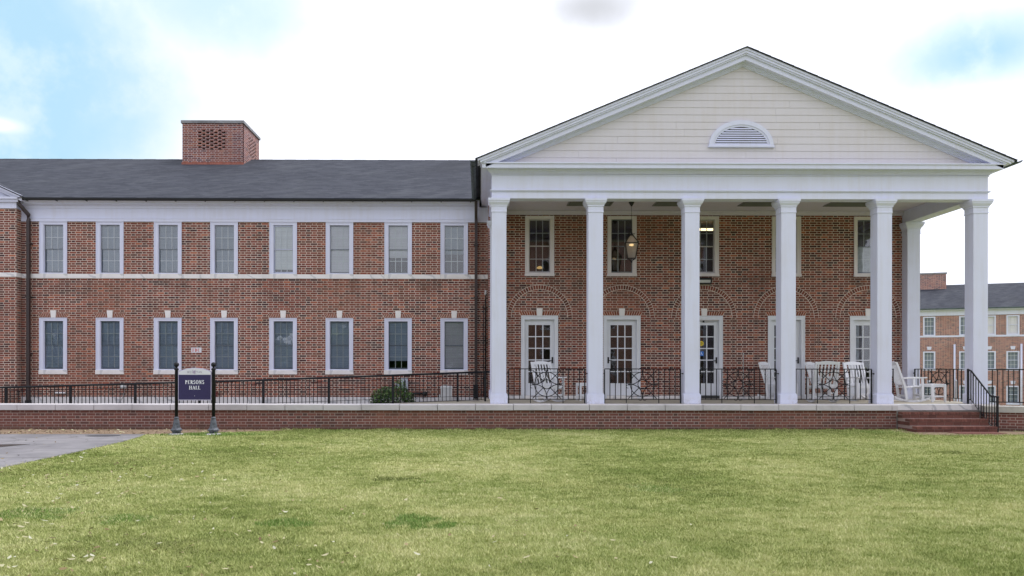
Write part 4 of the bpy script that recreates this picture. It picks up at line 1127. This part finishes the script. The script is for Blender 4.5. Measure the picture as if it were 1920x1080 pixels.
def side_table():
    root = empty('side_table'); w = .20
    mb = MB()
    for k in range(5): y = -w - .01 + k * .085; mb.box(-w - .015, w + .015, y, y + .075, .455, .475)
    mb.build('table_top', 'chair_white', root)
    mb = MB(); mb.box(-w, w, -w + .002, -w + .024, .395, .455); mb.box(-w, w, w - .024, w - .002, .395, .455); mb.box(-w + .002, -w + .024, -w, w, .396, .454); mb.box(w - .024, w - .002, -w, w, .396, .454)
    mb.box(-w, w, -w + .005, -w + .027, .13, .17); mb.box(-w, w, w - .027, w - .005, .13, .17); mb.box(-w + .005, -w + .027, -w, w, .131, .169); mb.box(w - .027, w - .005, -w, w, .131, .169); mb.build('apron', 'chair_white', root)
    for sx in (-1, 1):
        for sy in (-1, 1): mb = MB(); mb.box(sx * w - .022, sx * w + .022, sy * w - .022, sy * w + .022, 0, .454); mb.build('leg', 'chair_white', root)
    return root
tb = side_table()
for i, (x, y, a, lab) in enumerate([(2.88, 21.95, 8, 'small white side table beside the leftmost rocking chair, cut by a column'),
                                    (8.28, 21.75, -5, 'small white side table mostly hidden behind the fourth column'),
                                    (11.88, 21.12, 14, 'small white side table right of the profile rocking chair')]):
    o = tb if i == 0 else copy_tree(tb); o.location = (x, y, FL); o.rotation_euler.z = R(a)
    tag(o, lab, 'side table', 'small white side tables on the porch')

# ================================================================== lantern, lights, small fixtures
ln = empty('hanging_lantern', (4.145, 22.1, 0)); tag(ln, 'lit black framed glass lantern hanging from the porch ceiling', 'lantern')
mb = MB(); mb.lathe([(.02, 5.93), (.03, 5.95), (.075, 6.03), (.08, 6.047)], 0, 0, 12); mb.build('canopy', 'black', ln)
mb = MB(); n = 22
for k in range(n):
    z = 5.92 - k * .033; a = (k % 2) * math.pi / 2
    if z < 5.22: break
    mb.tube([(.009 * math.cos(t) * math.cos(a), .009 * math.cos(t) * math.sin(a), z - .018 + .022 * math.sin(t)) for t in [2 * math.pi * q / 8 for q in range(9)]], .0028, 4)
mb.build('chain', 'black', ln)
mb = MB(); zt_, ze_, zb_ = 5.13, 4.915, 4.50; wt, we, wb = .05, .205, .125; ra = R(38)
cn = lambda w, z: [(w * math.cos(ra + q * math.pi / 2) * 1.2, w * math.sin(ra + q * math.pi / 2) * 1.2, z) for q in range(4)]
T_, E_, B_ = cn(wt, zt_), cn(we, ze_), cn(wb, zb_)
for q in range(4):
    mb.tube([T_[q], E_[q]], .014, 5); mb.tube([E_[q], B_[q]], .014, 5); mb.tube([E_[q], E_[(q + 1) % 4]], .014, 5); mb.tube([B_[q], B_[(q + 1) % 4]], .012, 5); mb.tube([T_[q], T_[(q + 1) % 4]], .012, 5)
    mb.tube([B_[q], (0, 0, zb_ - .07)], .007, 5); mb.tube([(0, 0, zt_ + .04), (T_[q][0] * 2.2, T_[q][1] * 2.2, zt_ + .05)], .006, 5)
mb.lathe([(.012, zb_ - .12), (.03, zb_ - .09), (.02, zb_ - .06)], 0, 0, 8); mb.lathe([(.05, zt_), (.035, zt_ + .04), (.012, zt_ + .13), (.02, zt_ + .15), (.008, zt_ + .18)], 0, 0, 8)
mb.build('lantern_frame', 'black', ln)
mb = MB()
for q in range(4): mb.add([Vector(p) * 1 for p in (T_[q], T_[(q + 1) % 4], E_[(q + 1) % 4], E_[q])], [(0, 1, 2, 3)]); mb.add([E_[q], E_[(q + 1) % 4], B_[(q + 1) % 4], B_[q]], [(0, 1, 2, 3)])
m_, nt, b = newmat('frosted'); nt.nodes.clear(); o_ = node(nt, 'ShaderNodeOutputMaterial'); a_ = node(nt, 'ShaderNodeBsdfTranslucent'); a_.inputs[0].default_value = (.80, .76, .72, 1)
t_ = node(nt, 'ShaderNodeBsdfTransparent'); d_ = node(nt, 'ShaderNodeBsdfDiffuse'); d_.inputs[0].default_value = (.42, .40, .38, 1); x1_ = node(nt, 'ShaderNodeMixShader'); x2_ = node(nt, 'ShaderNodeMixShader')
x1_.inputs[0].default_value = .35; x2_.inputs[0].default_value = .4
nt.links.new(a_.outputs[0], x1_.inputs[1]); nt.links.new(d_.outputs[0], x1_.inputs[2]); nt.links.new(x1_.outputs[0], x2_.inputs[1]); nt.links.new(t_.outputs[0], x2_.inputs[2]); nt.links.new(x2_.outputs[0], o_.inputs[0]); M['frosted'] = m_
mb.build('lantern_glass', 'frosted', ln)
mb = MB(); mb.lathe([(.02, 4.84), (.06, 4.86), (.065, 4.885), (.04, 4.90)], 0, 0, 10); mb.build('bulb', 'flame', ln)
mb = MB(); mb.tube([(0, 0, 4.5), (0, 0, 4.84)], .008, 5); mb.build('stem', 'black', ln)
# wall light between floors
wl = empty('wall_light', (6.44, YW - .003, 3.93)); tag(wl, 'dark box floodlight on the brick under the middle upper porch window', 'wall light')
mb = MB(); mb.prism([(0, .0), (0, .17), (-.14, .19), (-.17, .13), (-.13, .0)], 'x', -.20, .24); mb.build('housing', 'black', wl)
mb = MB(); mb.prism([(-.168, .115), (-.171, .11), (-.143, .035), (-.138, .038)], 'x', -.16, .20); mb.build('lens', 'grey_box', wl)
# thin pole
mb = MB(); mb.lathe([(.012, 0), (.012, 1.28), (.018, 1.29), (.018, 1.31)], 0, 0, 8); mb.lathe([(.12, 0), (.12, .012), (.02, .03)], 0, 0, 12)
tag(mb.build('metal_pole', 'aluminium', loc=(7.53, 23.05, FL)), 'thin grey metal pole standing against the porch wall right of the middle door', 'pole')
# service mast + insulator beside the portico
mb = MB(); mb.tube([(0, 0, 0.62), (0, 0, 3.55), (.0, -.05, 3.68), (.03, -.10, 3.70)], .022, 8); mb.tube([(-.06, 0, .62), (-.06, 0, 3.4), (-.02, 0, 3.5)], .012, 6)
mb.lathe([(.03, 3.70), (.045, 3.74), (.02, 3.78), (.035, 3.80), (.03, 3.84)], .0, -.05, 8, 1)
for z in (1.2, 2.4, 3.3): mb.box(-.08, .04, .0, .09, z, z + .02)
tag(mb.build('cable_conduit', ['black', 'grey_box'], loc=(.17, YG - .10, 0)), 'thin black cable conduit with grey cap beside the first portico column', 'conduit')
# FDC plate and pipe
def strokes(mb, ch, x0, z0, h, y, tk, th=.002, mi=0):
    """letters drawn as thick/thin strokes with serifs; returns advance"""
    w = {'P': .62, 'E': .62, 'R': .70, 'S': .55, 'O': .78, 'N': .78, 'H': .80, 'A': .76, 'L': .60, 'W': 1.05, 'Y': .72, 'F': .58, 'D': .70, 'C': .66}[ch]
    T = tk; t = tk * .45
    def q(pts): mb.prism([(x0 + a * h, z0 + b_ * h) for a, b_ in pts], 'y', y - th, y, mi)
    def ln_(a, b_, w_):
        dx, dz = b_[0] - a[0], b_[1] - a[1]; L = math.hypot(dx, dz); nx, nz = -dz / L * w_ / 2, dx / L * w_ / 2
        q([(a[0] + nx, a[1] + nz), (b_[0] + nx, b_[1] + nz), (b_[0] - nx, b_[1] - nz), (a[0] - nx, a[1] - nz)])
    def arc(cx, cz, rx, rz, a0, a1, n=10, hv=T, tv=t):
        for k in range(n):
            u, v = a0 + (a1 - a0) * k / n, a0 + (a1 - a0) * (k + 1) / n
            wa = [tv + (hv - tv) * abs(math.cos(s_)) for s_ in (u, v)]
            P = [(cx + (rx) * math.cos(u), cz + rz * math.sin(u)), (cx + rx * math.cos(v), cz + rz * math.sin(v)),
                 (cx + (rx - wa[1]) * math.cos(v), cz + (rz - wa[1]) * math.sin(v)), (cx + (rx - wa[0]) * math.cos(u), cz + (rz - wa[0]) * math.sin(u))]
            q(P)
    def stem(x): ln_((x, 0), (x, 1), T); serif(x, 0); serif(x, 1)
    def serif(x, z, w_=None): zz = .03 if z == 0 else .97; ln_((x - T * .95, zz), (x + T * .95, zz), .06)
    s0 = T * .9
    if ch == 'P': stem(s0); arc(s0, .73, w - s0 - .02, .27, -math.pi / 2, math.pi / 2)
    if ch == 'R': stem(s0); arc(s0, .74, w - s0 - .08, .26, -math.pi / 2, math.pi / 2); ln_((s0 + .15, .5), (w - .05, .0), T); serif(w - .03, 0)
    if ch == 'D': stem(s0); arc(s0, .5, w - s0 - .02, .5, -math.pi / 2, math.pi / 2, 12)
    if ch in 'EF':
        stem(s0); ln_((s0, .96), (w - .05, .96), .08); ln_((s0, .52), (w - .14, .52), .08); ln_((w - .06, 1), (w - .06, .80), .05)
        if ch == 'E': ln_((s0, .04), (w - .04, .04), .08); ln_((w - .05, 0), (w - .05, .22), .05)
    if ch == 'L': stem(s0); ln_((s0, .04), (w - .04, .04), .08); ln_((w - .05, 0), (w - .05, .24), .05)
    if ch == 'H': stem(s0); stem(w - s0); ln_((s0, .51), (w - s0, .51), .08)
    if ch == 'N': ln_((s0, 0), (s0, 1), t); ln_((w - s0, 0), (w - s0, 1), t); ln_((s0, .98), (w - s0, .02), T); serif(s0, 0); serif(s0, 1); serif(w - s0, 1)
    if ch == 'A': ln_((.08, 0), (w / 2, 1), t); ln_((w / 2 - .02, .98), (w - .10, 0), T); ln_((.2, .34), (w - .22, .34), .07); serif(.1, 0); serif(w - .1, 0)
    if ch == 'Y': ln_((.1, 1), (w / 2, .48), T); ln_((w - .1, 1), (w / 2, .48), t); ln_((w / 2, 0), (w / 2, .5), T); serif(.1, 1); serif(w - .1, 1); serif(w / 2, 0)
    if ch == 'W': ln_((.08, 1), (.32, 0), T); ln_((.32, 0), (w / 2, .9), t); ln_((w / 2, .98), (w - .32, 0), T); ln_((w - .32, 0), (w - .08, 1), t); serif(.1, 1); serif(w - .1, 1)
    if ch == 'O': arc(w / 2, .5, w / 2 - .02, .52, 0, 2 * math.pi, 20)
    if ch == 'C': arc(w / 2, .5, w / 2 - .02, .52, math.pi * .25, math.pi * 1.75, 18)
    if ch == 'S': arc(w / 2, .75, w / 2 - .05, .26, math.pi * .1, math.pi * 1.45, 12, T * .7, T * .8); arc(w / 2, .26, w / 2 - .03, .28, -math.pi * .9, math.pi * .45, 12, T * .7, T * .8)
    return (w + .07) * h
ADV = {'P': .62, 'E': .62, 'R': .70, 'S': .55, 'O': .78, 'N': .78, 'H': .80, 'A': .76, 'L': .60, 'W': 1.05, 'Y': .72, 'F': .58, 'D': .70, 'C': .66}
def text(mb, s, cx, z, h, y, tk=.17, sp=.0, mi=0):
    W_ = sum((ADV[c] + .07 + sp) * h for c in s) - .07 * h; x = cx - W_ / 2
    for c in s: x += strokes(mb, c, x, z, h, y, tk, mi=mi) + sp * h
fd = empty('fire_connection_sign', (-8.565, YG - .012, 2.03)); tag(fd, 'small white FDC plate with red letters on the brick wall', 'sign')
mb = MB(); mb.box(-.152, .152, -.004, .008, -.075, .075); mb.box(-.158, .158, -.002, .008, -.081, .081, 1); mb.build('plate', ['sign_white', 'pink_white'], fd)
mb = MB(); text(mb, 'FDC', 0, -.048, .096, -.0045, .20, .12); mb.build('lettering', 'red', fd)
fp = empty('fire_standpipe', (-10.72, YG - .04, 0)); tag(fp, 'grey pipe fitting with a bent hose low on the wall left of the sign', 'pipe')
mb = MB(); mb.lathe([(.05, .86), (.09, .88), (.09, .95), (.05, .98)], 0, -.09, 10); mb.box(-.06, .06, -.1, .03, .88, .96); mb.build('fitting', 'grey_box', fp)
mb = MB(); mb.tube([(.03, -.08, .87), (.04, -.12, .74), (.0, -.13, .58), (-.12, -.14, .44), (-.16, -.14, .30)], .016, 6); mb.build('hose', 'grey_box', fp)
mb = MB(); mb.tube([(-.15, -.06, 0), (.15, -.06, 0)], .028, 8); mb.box(-.1, -.08, -.06, .04, -.01, .01); mb.box(.08, .1, -.06, .04, -.01, .01)
tag(mb.build('wall_conduit', 'sign_white', loc=(-12.63, YG - .001, .74)), 'short white horizontal pipe low on the wall at far left', 'pipe')
vv = empty('wall_valve', (-7.93, YG, .70)); tag(vv, 'small rusty red valve low on the wall just right of the sign', 'valve')
mb = MB(); mb.tube([(0, .0, 0), (0, -.09, 0), (0, -.10, -.08)], .022, 6); mb.build('pipe', 'red_dark', vv)
mb = MB(); mb.lathe([(.045, .03), (.05, .04), (.045, .05)], 0, -.07, 8); mb.build('handwheel', 'red_dark', vv)
for x, z, w, h, lab, rd in ((-2.27, .86, .215, .33, 'grey electrical disconnect box with lever on the wall above the bush', True), (-2.49, .89, .10, .14, 'small grey junction box left of the larger grey box above the bush', False)):
    ub = empty('utility_box', (x, YG - .001, z)); tag(ub, lab, 'utility box')
    mb = MB(); mb.box(-w / 2, w / 2, -.13, 0, 0, h); mb.box(-w / 2 - .008, w / 2 + .008, -.14, 0.0, h - .02, h + .004); mb.build('case', 'box_steel', ub)
    if rd:
        mb = MB(); mb.box(.0, .035, -.15, -.13, .10, .27); mb.box(.01, .025, -.165, -.15, .13, .19, 1); mb.build('lever', ['black', 'aluminium'], ub)
        mb = MB(); mb.box(w / 2 + .009, w / 2 + .03, -.09, -.05, h - .06, h - .02); mb.build('switch_knob', 'red', ub)
        mb = MB(); mb.tube([(.03, -.07, 0), (.03, -.07, -.15), (.06, -.08, -.4), (.12, -.10, -.5)], .018, 6); mb.build('conduit', 'grey_box', ub)
hb = empty('hose_bib', (-1.83, YG - .002, .73)); tag(hb, 'black horizontal pipe with round valve on the wall right of the bush', 'pipe')
mb = MB(); mb.tube([(-.32, -.06, 0), (.12, -.06, 0)], .028, 8); mb.tube([(-.32, -.06, 0), (-.32, .0, 0)], .028, 8); mb.build('pipe', 'black', hb)
mb = MB(); mb.lathe([(.02, -.07), (.07, -.04), (.085, 0), (.07, .04), (.02, .06)], .17, -.08, 12); mb.tube([(.13, -.08, -.03), (.11, -.1, -.16)], .014, 6); mb.build('valve', 'black', hb)
ac = empty('equipment_cabinet', (-.985, 23.85, .44)); tag(ac, 'pale grey upright equipment cabinet beside the wall behind the ramp railing', 'cabinet')
mb = MB(); mb.cbox(-.165, .165, -.12, .14, 0, .52, .02); mb.build('case', 'grey_box', ac)
mb = MB(); mb.cbox(-.175, .175, -.13, .15, .455, .535, .025); mb.build('lid', 'grey_box', ac)
mb = MB(); mb.tube([(-.2, .0, 0), (-.2, 0, .28)], .015, 6); mb.build('pipe', 'grey_box', ac)

# ================================================================== bush
bu = empty('shrub', (-2.45, 22.55, .35)); tag(bu, 'rounded dark green leafy shrub behind the ramp railing', 'shrub')
mb = MB(); rg = random.Random(11)
for k in range(3600):
    while True:
        p = Vector((rg.uniform(-1, 1), rg.uniform(-1, 1), rg.uniform(-.3, 1)))
        if .45 < p.length < 1.0 + .08 * math.sin(9 * p.x + 5 * p.z): break
    d = p.normalized(); lump = 1 + .10 * math.sin(7 * d.x + 3) * math.sin(6 * d.z + 2 * d.y) + (.12 if d.x > .1 else -.10) * max(0, d.z)
    c = Vector((p.x * .66 * lump, p.y * .5 * lump, .12 + p.z * .60 * lump))
    L, W = rg.uniform(.028, .048), rg.uniform(.013, .022)
    tf = Matrix.Translation(c) @ Matrix.Rotation(rg.random() * 6.28, 4, 'Z') @ Matrix.Rotation(rg.uniform(-1, .6), 4, 'Y') @ Matrix.Rotation(rg.uniform(-1, 1), 4, 'X')
    mb.add([tf @ Vector(v) for v in ((-L, 0, 0), (0, -W, .006), (L, 0, 0), (0, W, .006))], [(0, 1, 2, 3)], 0, min(1, max(0, rg.gauss(.45, .25))))
for k in range(14):
    a = rg.random() * 6.28; r_ = .55; z = rg.uniform(.2, .45); 
    for q in range(5):
        t = .9 + q * .09; L = .02
        tf = Matrix.Translation((math.cos(a) * r_ * t, math.sin(a) * .45 * t, z + q * .02)) @ Matrix.Rotation(rg.random() * 6.28, 4, 'Z') @ Matrix.Rotation(rg.uniform(-1, 1), 4, 'X')
        mb.add([tf @ Vector(v) for v in ((-L * 1.4, 0, 0), (0, -L * .6, 0), (L * 1.4, 0, 0), (0, L * .6, 0))], [(0, 1, 2, 3)], 0, rg.random())
mb.build('foliage', 'bush_leaf', bu)
mb = MB()
plain('bark', (0.09, 0.06, 0.04), 0.9, 0, 0.3, 12)
for k in range(9):
    a = k * .7; mb.tube([(0, 0, -.1), (.18 * math.cos(a), .15 * math.sin(a), .15), (.42 * math.cos(a), .35 * math.sin(a), .36)], .01, 5, rs=[.016, .01, .005])
mb.build('stem', 'bark', bu)

# ================================================================== name sign
sg = empty('name_sign', (-6.395, 18.2, 0)); tag(sg, 'purple PERSONS HALL sign board with arched white top between two black posts', 'sign')
PX = .415
def post(x):
    mb = MB(); P = [(.020, 1.475), (.020, 1.50), (.045, 1.515), (.030, 1.535)] + [(.052 * math.cos(a), 1.58 + .052 * math.sin(a)) for a in [(-.42 + k * .0785 * 2) * math.pi for k in range(6)]]
    mb.lathe([(.036, .36), (.036, 1.44), (.05, 1.455), (.05, 1.475), (.03, 1.49), (.022, 1.52)] + [(.056 * math.cos(math.pi * k / 16 - math.pi / 2 + .3), 1.568 + .056 * math.sin(math.pi * k / 16 - math.pi / 2 + .3)) for k in range(15)], 0, 0, 16)
    o = mb.build('post', 'iron', sg, (x, 0, 0))
    mb = MB(); n = 16
    prof = [(.135, 0.0), (.135, .02), (.085, .04), (.10, .07), (.125, .095), (.125, .115), (.095, .14), (.085, .16), (.062, .30), (.058, .325), (.050, .335), (.050, .36), (.056, .37), (.050, .385), (.037, .40)]
    vs = []; fs = []
    for r, z in prof:
        for k in range(32): q = 2 * math.pi * k / 32; r2 = r * (1 - (.09 if k % 2 and .14 < z < .31 else 0)); vs.append((r2 * math.cos(q), r2 * math.sin(q), z))
    for i in range(len(prof) - 1):
        for k in range(32): fs.append((i * 32 + k, i * 32 + (k + 1) % 32, (i + 1) * 32 + (k + 1) % 32, (i + 1) * 32 + k))
    mb.add(vs, fs); mb.build('post_base', 'post_grey', o)
    mb = MB(); mb.lathe([(.19, -.02), (.17, .012), (.12, .03)], 0, 0, 14, 0); mb.build('footing', 'limestone', o)
plain('post_grey', (0.085, 0.095, 0.115), 0.6, 0, 0.5, 14)
for x in (-PX, PX): post(x)
hw_, z0, z1, za = .372, .768, 1.415, 1.50
arc_pts = [(hw_ - 2 * hw_ * k / 20, z1 + (za - z1) * (1 - (1 - k / 10) ** 2)) for k in range(21)]
mb = MB(); mb.prism([(-hw_, z0), (hw_, z0)] + arc_pts, 'y', -.018, .018); bd = mb.build('sign_board', 'sign_edge', sg)
mb = MB(); hi = hw_ - .014; arc2 = [(hi - 2 * hi * k / 20, z1 - .012 + (za - z1) * (1 - (1 - k / 10) ** 2)) for k in range(21)]
mb.prism([(-hi, 1.345), (hi, 1.345)] + arc2, 'y', -.0205, -.018); mb.build('top_panel', 'sign_white', bd)
mb = MB(); mb.box(-hi, hi, -.0205, -.018, z0 + .018, 1.340); mb.build('name_panel', 'sign_purple', bd)
mb = MB(); text(mb, 'PERSONS', 0, 1.135, .085, -.0207, .19); text(mb, 'HALL', 0, 1.010, .085, -.0207, .19)
mb.box(-.004, .004, -.0225, -.0207, .862, .875); mb.build('lettering', 'sign_letter', bd)
mb = MB(); text(mb, 'WESLEYAN', 0, 1.378, .048, -.0207, .11, .11); mb.build('lettering', 'sign_grey_letter', bd)
mb = MB(); text(mb, 'W', -.012, 1.375, .075, -.0235, .08); text(mb, 'C', .0, 1.365, .058, -.0235, .10); mb.build('monogram', 'sign_mono', bd)
mb = MB()
for s in (-1, 1):
    for z in (.85, 1.36): mb.box(min(s * (hw_ - .01), s * PX), max(s * (hw_ - .01), s * PX), -.008, .008, z, z + .03)
mb.build('bracket', 'iron', sg)

# ================================================================== path details
mb = MB(); q = [(.36 * math.cos(k * math.pi / 12) * (1 + .05 * math.sin(3 * k)), .22 * math.sin(k * math.pi / 12)) for k in range(24)]
mb.prism(q, 'z', .012, .018); plain('iron_cover', (0.055, 0.055, 0.06), 0.7, 0, 0.4, 20)
mc = mb.build('manhole_cover', 'iron_cover', loc=(-8.22, 17.72, 0)); tag(mc, 'dark oval cover set in the concrete path near the dirt strip', 'manhole cover')
m, nt, b = newmat('puddle'); b.inputs['Base Color'].default_value = (.035, .033, .03, 1); b.inputs['Roughness'].default_value = .35; M['puddle'] = m
mb = MB(); mb.prism([(-9.9, 14.7), (-9.4, 14.85), (-8.95, 15.2), (-8.72, 15.75), (-9.1, 15.72), (-10.2, 15.55)], 'z', .0125, .0165)
tag(mb.build('water_puddle', 'puddle'), kind='structure')

# ================================================================== far dormitory
da = Vector((33.3, 61.0, 0)); db = Vector((39.57, 58.5, 0)); dirv = (db - da).normalized(); a2 = math.atan2(dirv.y, dirv.x)
dm = empty('far_building', (da.x, da.y, -3.25), a2); tag(dm, 'distant three storey brick building with grey roof seen past the portico', 'building')
S = 1.0
def U(px): # where the ray through photo column px meets the far facade, metres along it
    t = (px - 900) / 1516
    return (t * da.y - da.x) / (dirv.x - t * dirv.y)
GZ = 3.25
zr1, zr2 = 5.35 - 1.5 + 1.5, 0
zrow = [(3.93, 5.33), (1.47 + .0, 2.80), (-1.22, .22)]      # sill/top of the three storeys (eye-level metres)
win_u = [U(1746), U(1814.5), U(1860), U(1904.5)]
du_ = 1.87
win_u += [win_u[-1] + du_ * k for k in range(1, 5)] + [win_u[0] - 1.9 * k for k in (1, 2, 3)]
hwf = .41
mb = MB(); ops = []
rows = [(3.98, 5.40), (1.45, 2.78), (-1.05, .24)]
for u in win_u:
    for a, c in rows: ops.append((u - hwf, u + hwf, a + GZ, c + GZ))
mb_ = MB(); wall_grid(mb_, -12, 22, 0, 5.45 + GZ, ops, 0, .3); wall_build(mb_, 'wall', 'brick_far', dm)
mb = MB(); mb.box(-12, 22, .301, 12, 0, 5.4 + GZ); mb.build('interior', 'dark_interior', dm)
mb = MB(); mb.box(-12, 22, -.06, .1, 5.46 + GZ, 5.92 + GZ); mb.box(-12, 22, -.35, .1, 5.85 + GZ, 5.98 + GZ); mb.box(-12, 22, -.03, .1, 3.84 + GZ, 3.97 + GZ); mb.build('cornice', 'trim', dm)
mb = MB(); mb.box(-12, 22, -.42, -.34, 5.90 + GZ, 5.99 + GZ); mb.build('gutter', 'copper_gutter', dm)
mb = MB()
hr, dr = 2.25, 5.2
slab(mb, (-12.3, -.4, 5.98 + GZ), (22.3, -.4, 5.98 + GZ), (22.3, dr, 5.98 + hr + GZ), (-12.3, dr, 5.98 + hr + GZ)); slab(mb, (-12.3, dr, 5.978 + hr + GZ), (22.3, dr, 5.978 + hr + GZ), (22.3, 2 * dr, 5.98 + GZ), (-12.3, 2 * dr, 5.98 + GZ))
fr_ = mb.build('roof', 'shingle', dm)
cu0, cu1 = U(1731) + .35, U(1783) + .45
mb = MB(); mb.box(cu0, cu1, dr - 1.0, dr + .9, 5.5 + hr + GZ, 6.78 + hr + GZ); c_ = mb.build('chimney', 'brick_far', fr_)
mb = MB(); mb.box(cu0 - .05, cu1 + .05, dr - 1.05, dr + .95, 6.78 + hr + GZ, 6.90 + hr + GZ); mb.build('chimney_cap', 'cap_stone', fr_)
fw = MB(); H_ = 1.40
def far_frame(H_):
    f = MB(); f.box(-hwf, -hwf + .10, -.02, .08, 0, H_); f.box(hwf - .10, hwf, -.02, .08, 0, H_); f.box(-hwf + .1, hwf - .1, -.02, .08, H_ - .09, H_); f.box(-hwf + .1, hwf - .1, -.02, .08, 0, .06); f.box(-hwf - .02, hwf + .02, -.04, .05, -.10, -.002)
    f.box(-hwf + .1, hwf - .1, .05, .09, H_ / 2 - .02, H_ / 2 + .02)
    return f.mesh('window', 'trim')
def far_glass(H_, m_):
    f = MB(); f.box(-hwf + .1, hwf - .1, .10, .11, 0, H_)
    return f.mesh('pane', m_)
meshes = [far_frame(c - a) for a, c in rows]; keym = MB(); keym.prism([(-.12, .0), (.12, 0), (.16, .24), (-.16, .24)], 'y', -.03, .01); keym = keym.mesh('keystone', 'trim')
for i, u in enumerate(win_u):
    for j, (a, c) in enumerate(rows):
        w = inst('window', meshes[j], dm, (u, 0, a + GZ))
        mn = 'blind_warm' if (j == 0 and i in (2, 3)) else ('far_blind' if j < 2 else 'far_blind_low')
        inst('pane', far_glass(c - a, mn), w)
        g = MB()
        for q in (-1, 1): g.box(q * .105 - .008, q * .105 + .008, .085, .099, .06, c - a - .09)
        for q in (.25, .75): g.box(-hwf + .1, hwf - .1, .087, .098, (c - a) * q - .008, (c - a) * q + .008)
        g.build('muntin', 'muntin', w)
        if j: inst('keystone', keym, w, (0, 0, c - a + .12))
mb = MB(); mb.tube([(U(1793.5), -.1, 0), (U(1793.5), -.1, 3.3 + GZ)], .07, 8); mb.build('downspout', 'trim', dm)
mb = MB(); mb.tube([(U(1797.5), -.35, 0), (U(1797.5), -.35, .6 + GZ), (U(1797.5) - .15, -.3, .65 + GZ)], .06, 8); mb.build('vent_pipe', 'trim', dm)
mb = MB(); mb.tube([(U(1920), -.1, 0), (U(1920), -.1, 3.3 + GZ)], .07, 8); mb.build('downspout', 'trim', dm)

# ================================================================== what the glass reflects: a brick block and trees across the green
ob_ = empty('brick_block', (3.5, -15.0, 0)); tag(ob_, 'three storey brick block with white window frames across the lawn behind the camera', 'building')
mb = MB(); ops = []
for k in range(9):
    for z in (1.2, 4.6, 8.0): ops.append((1.2 + k * 2.4, 2.1 + k * 2.4, z, z + 1.8))
b3 = MB(); wall_grid(b3, 0, 23, 0, 11.2, ops, 0, -.3); wall_build(b3, 'wall', 'brick_far', ob_)
mb = MB(); mb.box(0, 23, -10, -.31, 0, 11.1); mb.build('interior', 'dark_interior', ob_)
mb = MB(); mb.box(-.3, 23.3, -10.3, .3, 11.2, 11.8); mb.build('cornice', 'trim', ob_)
mb = MB(); mb.prism([(-.4, 11.8), (23.4, 11.8), (23.4, 12.0), (-.4, 12.0)], 'y', -10.4, .4); mb.prism([(-10.3, 12.0), (.3, 12.0), (-5, 14.2)], 'x', -.3, 23.3); mb.build('roof', 'shingle', ob_)
f = MB(); f.box(0, .12, -.04, .03, 0, 1.8); f.box(.78, .9, -.04, .03, 0, 1.8); f.box(.12, .78, -.04, .03, 1.68, 1.8); f.box(-.03, .93, -.04, .06, -.12, -.002); f.box(.12, .78, -.02, .0, .86, .92); f = f.mesh('window', 'trim')
for a, c, z0_, z1_ in ops: inst('window', f, ob_, (a, 0, z0_))

rg = random.Random(21)
for k, (tx, ty, th, tr) in enumerate([(-30, -26, 11, 4.2), (-23.5, -24, 9.5, 3.6), (-17, -27, 11.5, 4.4), (-10.5, -25, 9, 3.6), (-4, -28, 10.5, 4.0), (-37, -24, 9, 4.0), (31, -24, 10, 4.0), (38, -27, 12, 4.5), (-33, -33, 9, 4.2), (-27, -32, 10, 4.2), (-20, -34, 9.5, 4.4), (-14, -33, 10, 4.2), (-7.5, -34, 9.5, 4.2), (-1, -34, 9, 4), (-44, -26, 11, 4.6), (-51, -25, 10, 4.6), (-58, -27, 11, 4.8), (-40, -33, 9.5, 4.6), (-47, -34, 10, 4.6), (-55, -34, 10, 4.6)]):
    t_ = empty('broadleaf_tree', (tx, ty - 18, 0)); tag(t_, ('tall' if th > 10.2 else 'lower') + ' broadleaf tree standing across the lawn behind the camera', 'tree', 'trees across the lawn')
    mb = MB(); mb.tube([(0, 0, -.2), (.1, 0, 2.4), (0, .2, th * .7)], .3, 8, rs=[.34, .24, .08])
    for q in range(6): a = q * 1.05; mb.tube([(0, .1, 2.2 + q * .5), (math.cos(a) * tr * .4, math.sin(a) * tr * .4, 3.6 + q * .6), (math.cos(a) * tr * .75, math.sin(a) * tr * .75, 4.6 + q * .7)], .1, 5, rs=[.12, .07, .03])
    mb.build('trunk', 'bark', t_)
    mb = MB()
    cl = [(rg.uniform(-.7, .7) * tr, rg.uniform(-.7, .7) * tr, 0.9 + rg.random() * (th - 2.3), rg.uniform(.9, 1.7)) for _ in range(30)]
    for q in range(2400):
        cx_, cy_, cz_, cr_ = cl[q % 30]; d = Vector((rg.gauss(0, 1), rg.gauss(0, 1), rg.gauss(0, .8))).normalized() * cr_ * rg.uniform(.6, 1.05)
        tf = Matrix.Translation(Vector((cx_, cy_, cz_)) + d) @ Matrix.Rotation(rg.random() * 6.28, 4, 'Z') @ Matrix.Rotation(rg.uniform(-1.3, 1.3), 4, 'X'); L = rg.uniform(.35, .55)
        mb.add([tf @ Vector(v) for v in ((-L, 0, 0), (0, -L * .6, 0), (L, 0, 0), (0, L * .6, 0))], [(0, 1, 2, 3)], 0, rg.random() * .8)
    mb.build('crown', 'bush_leaf', t_)
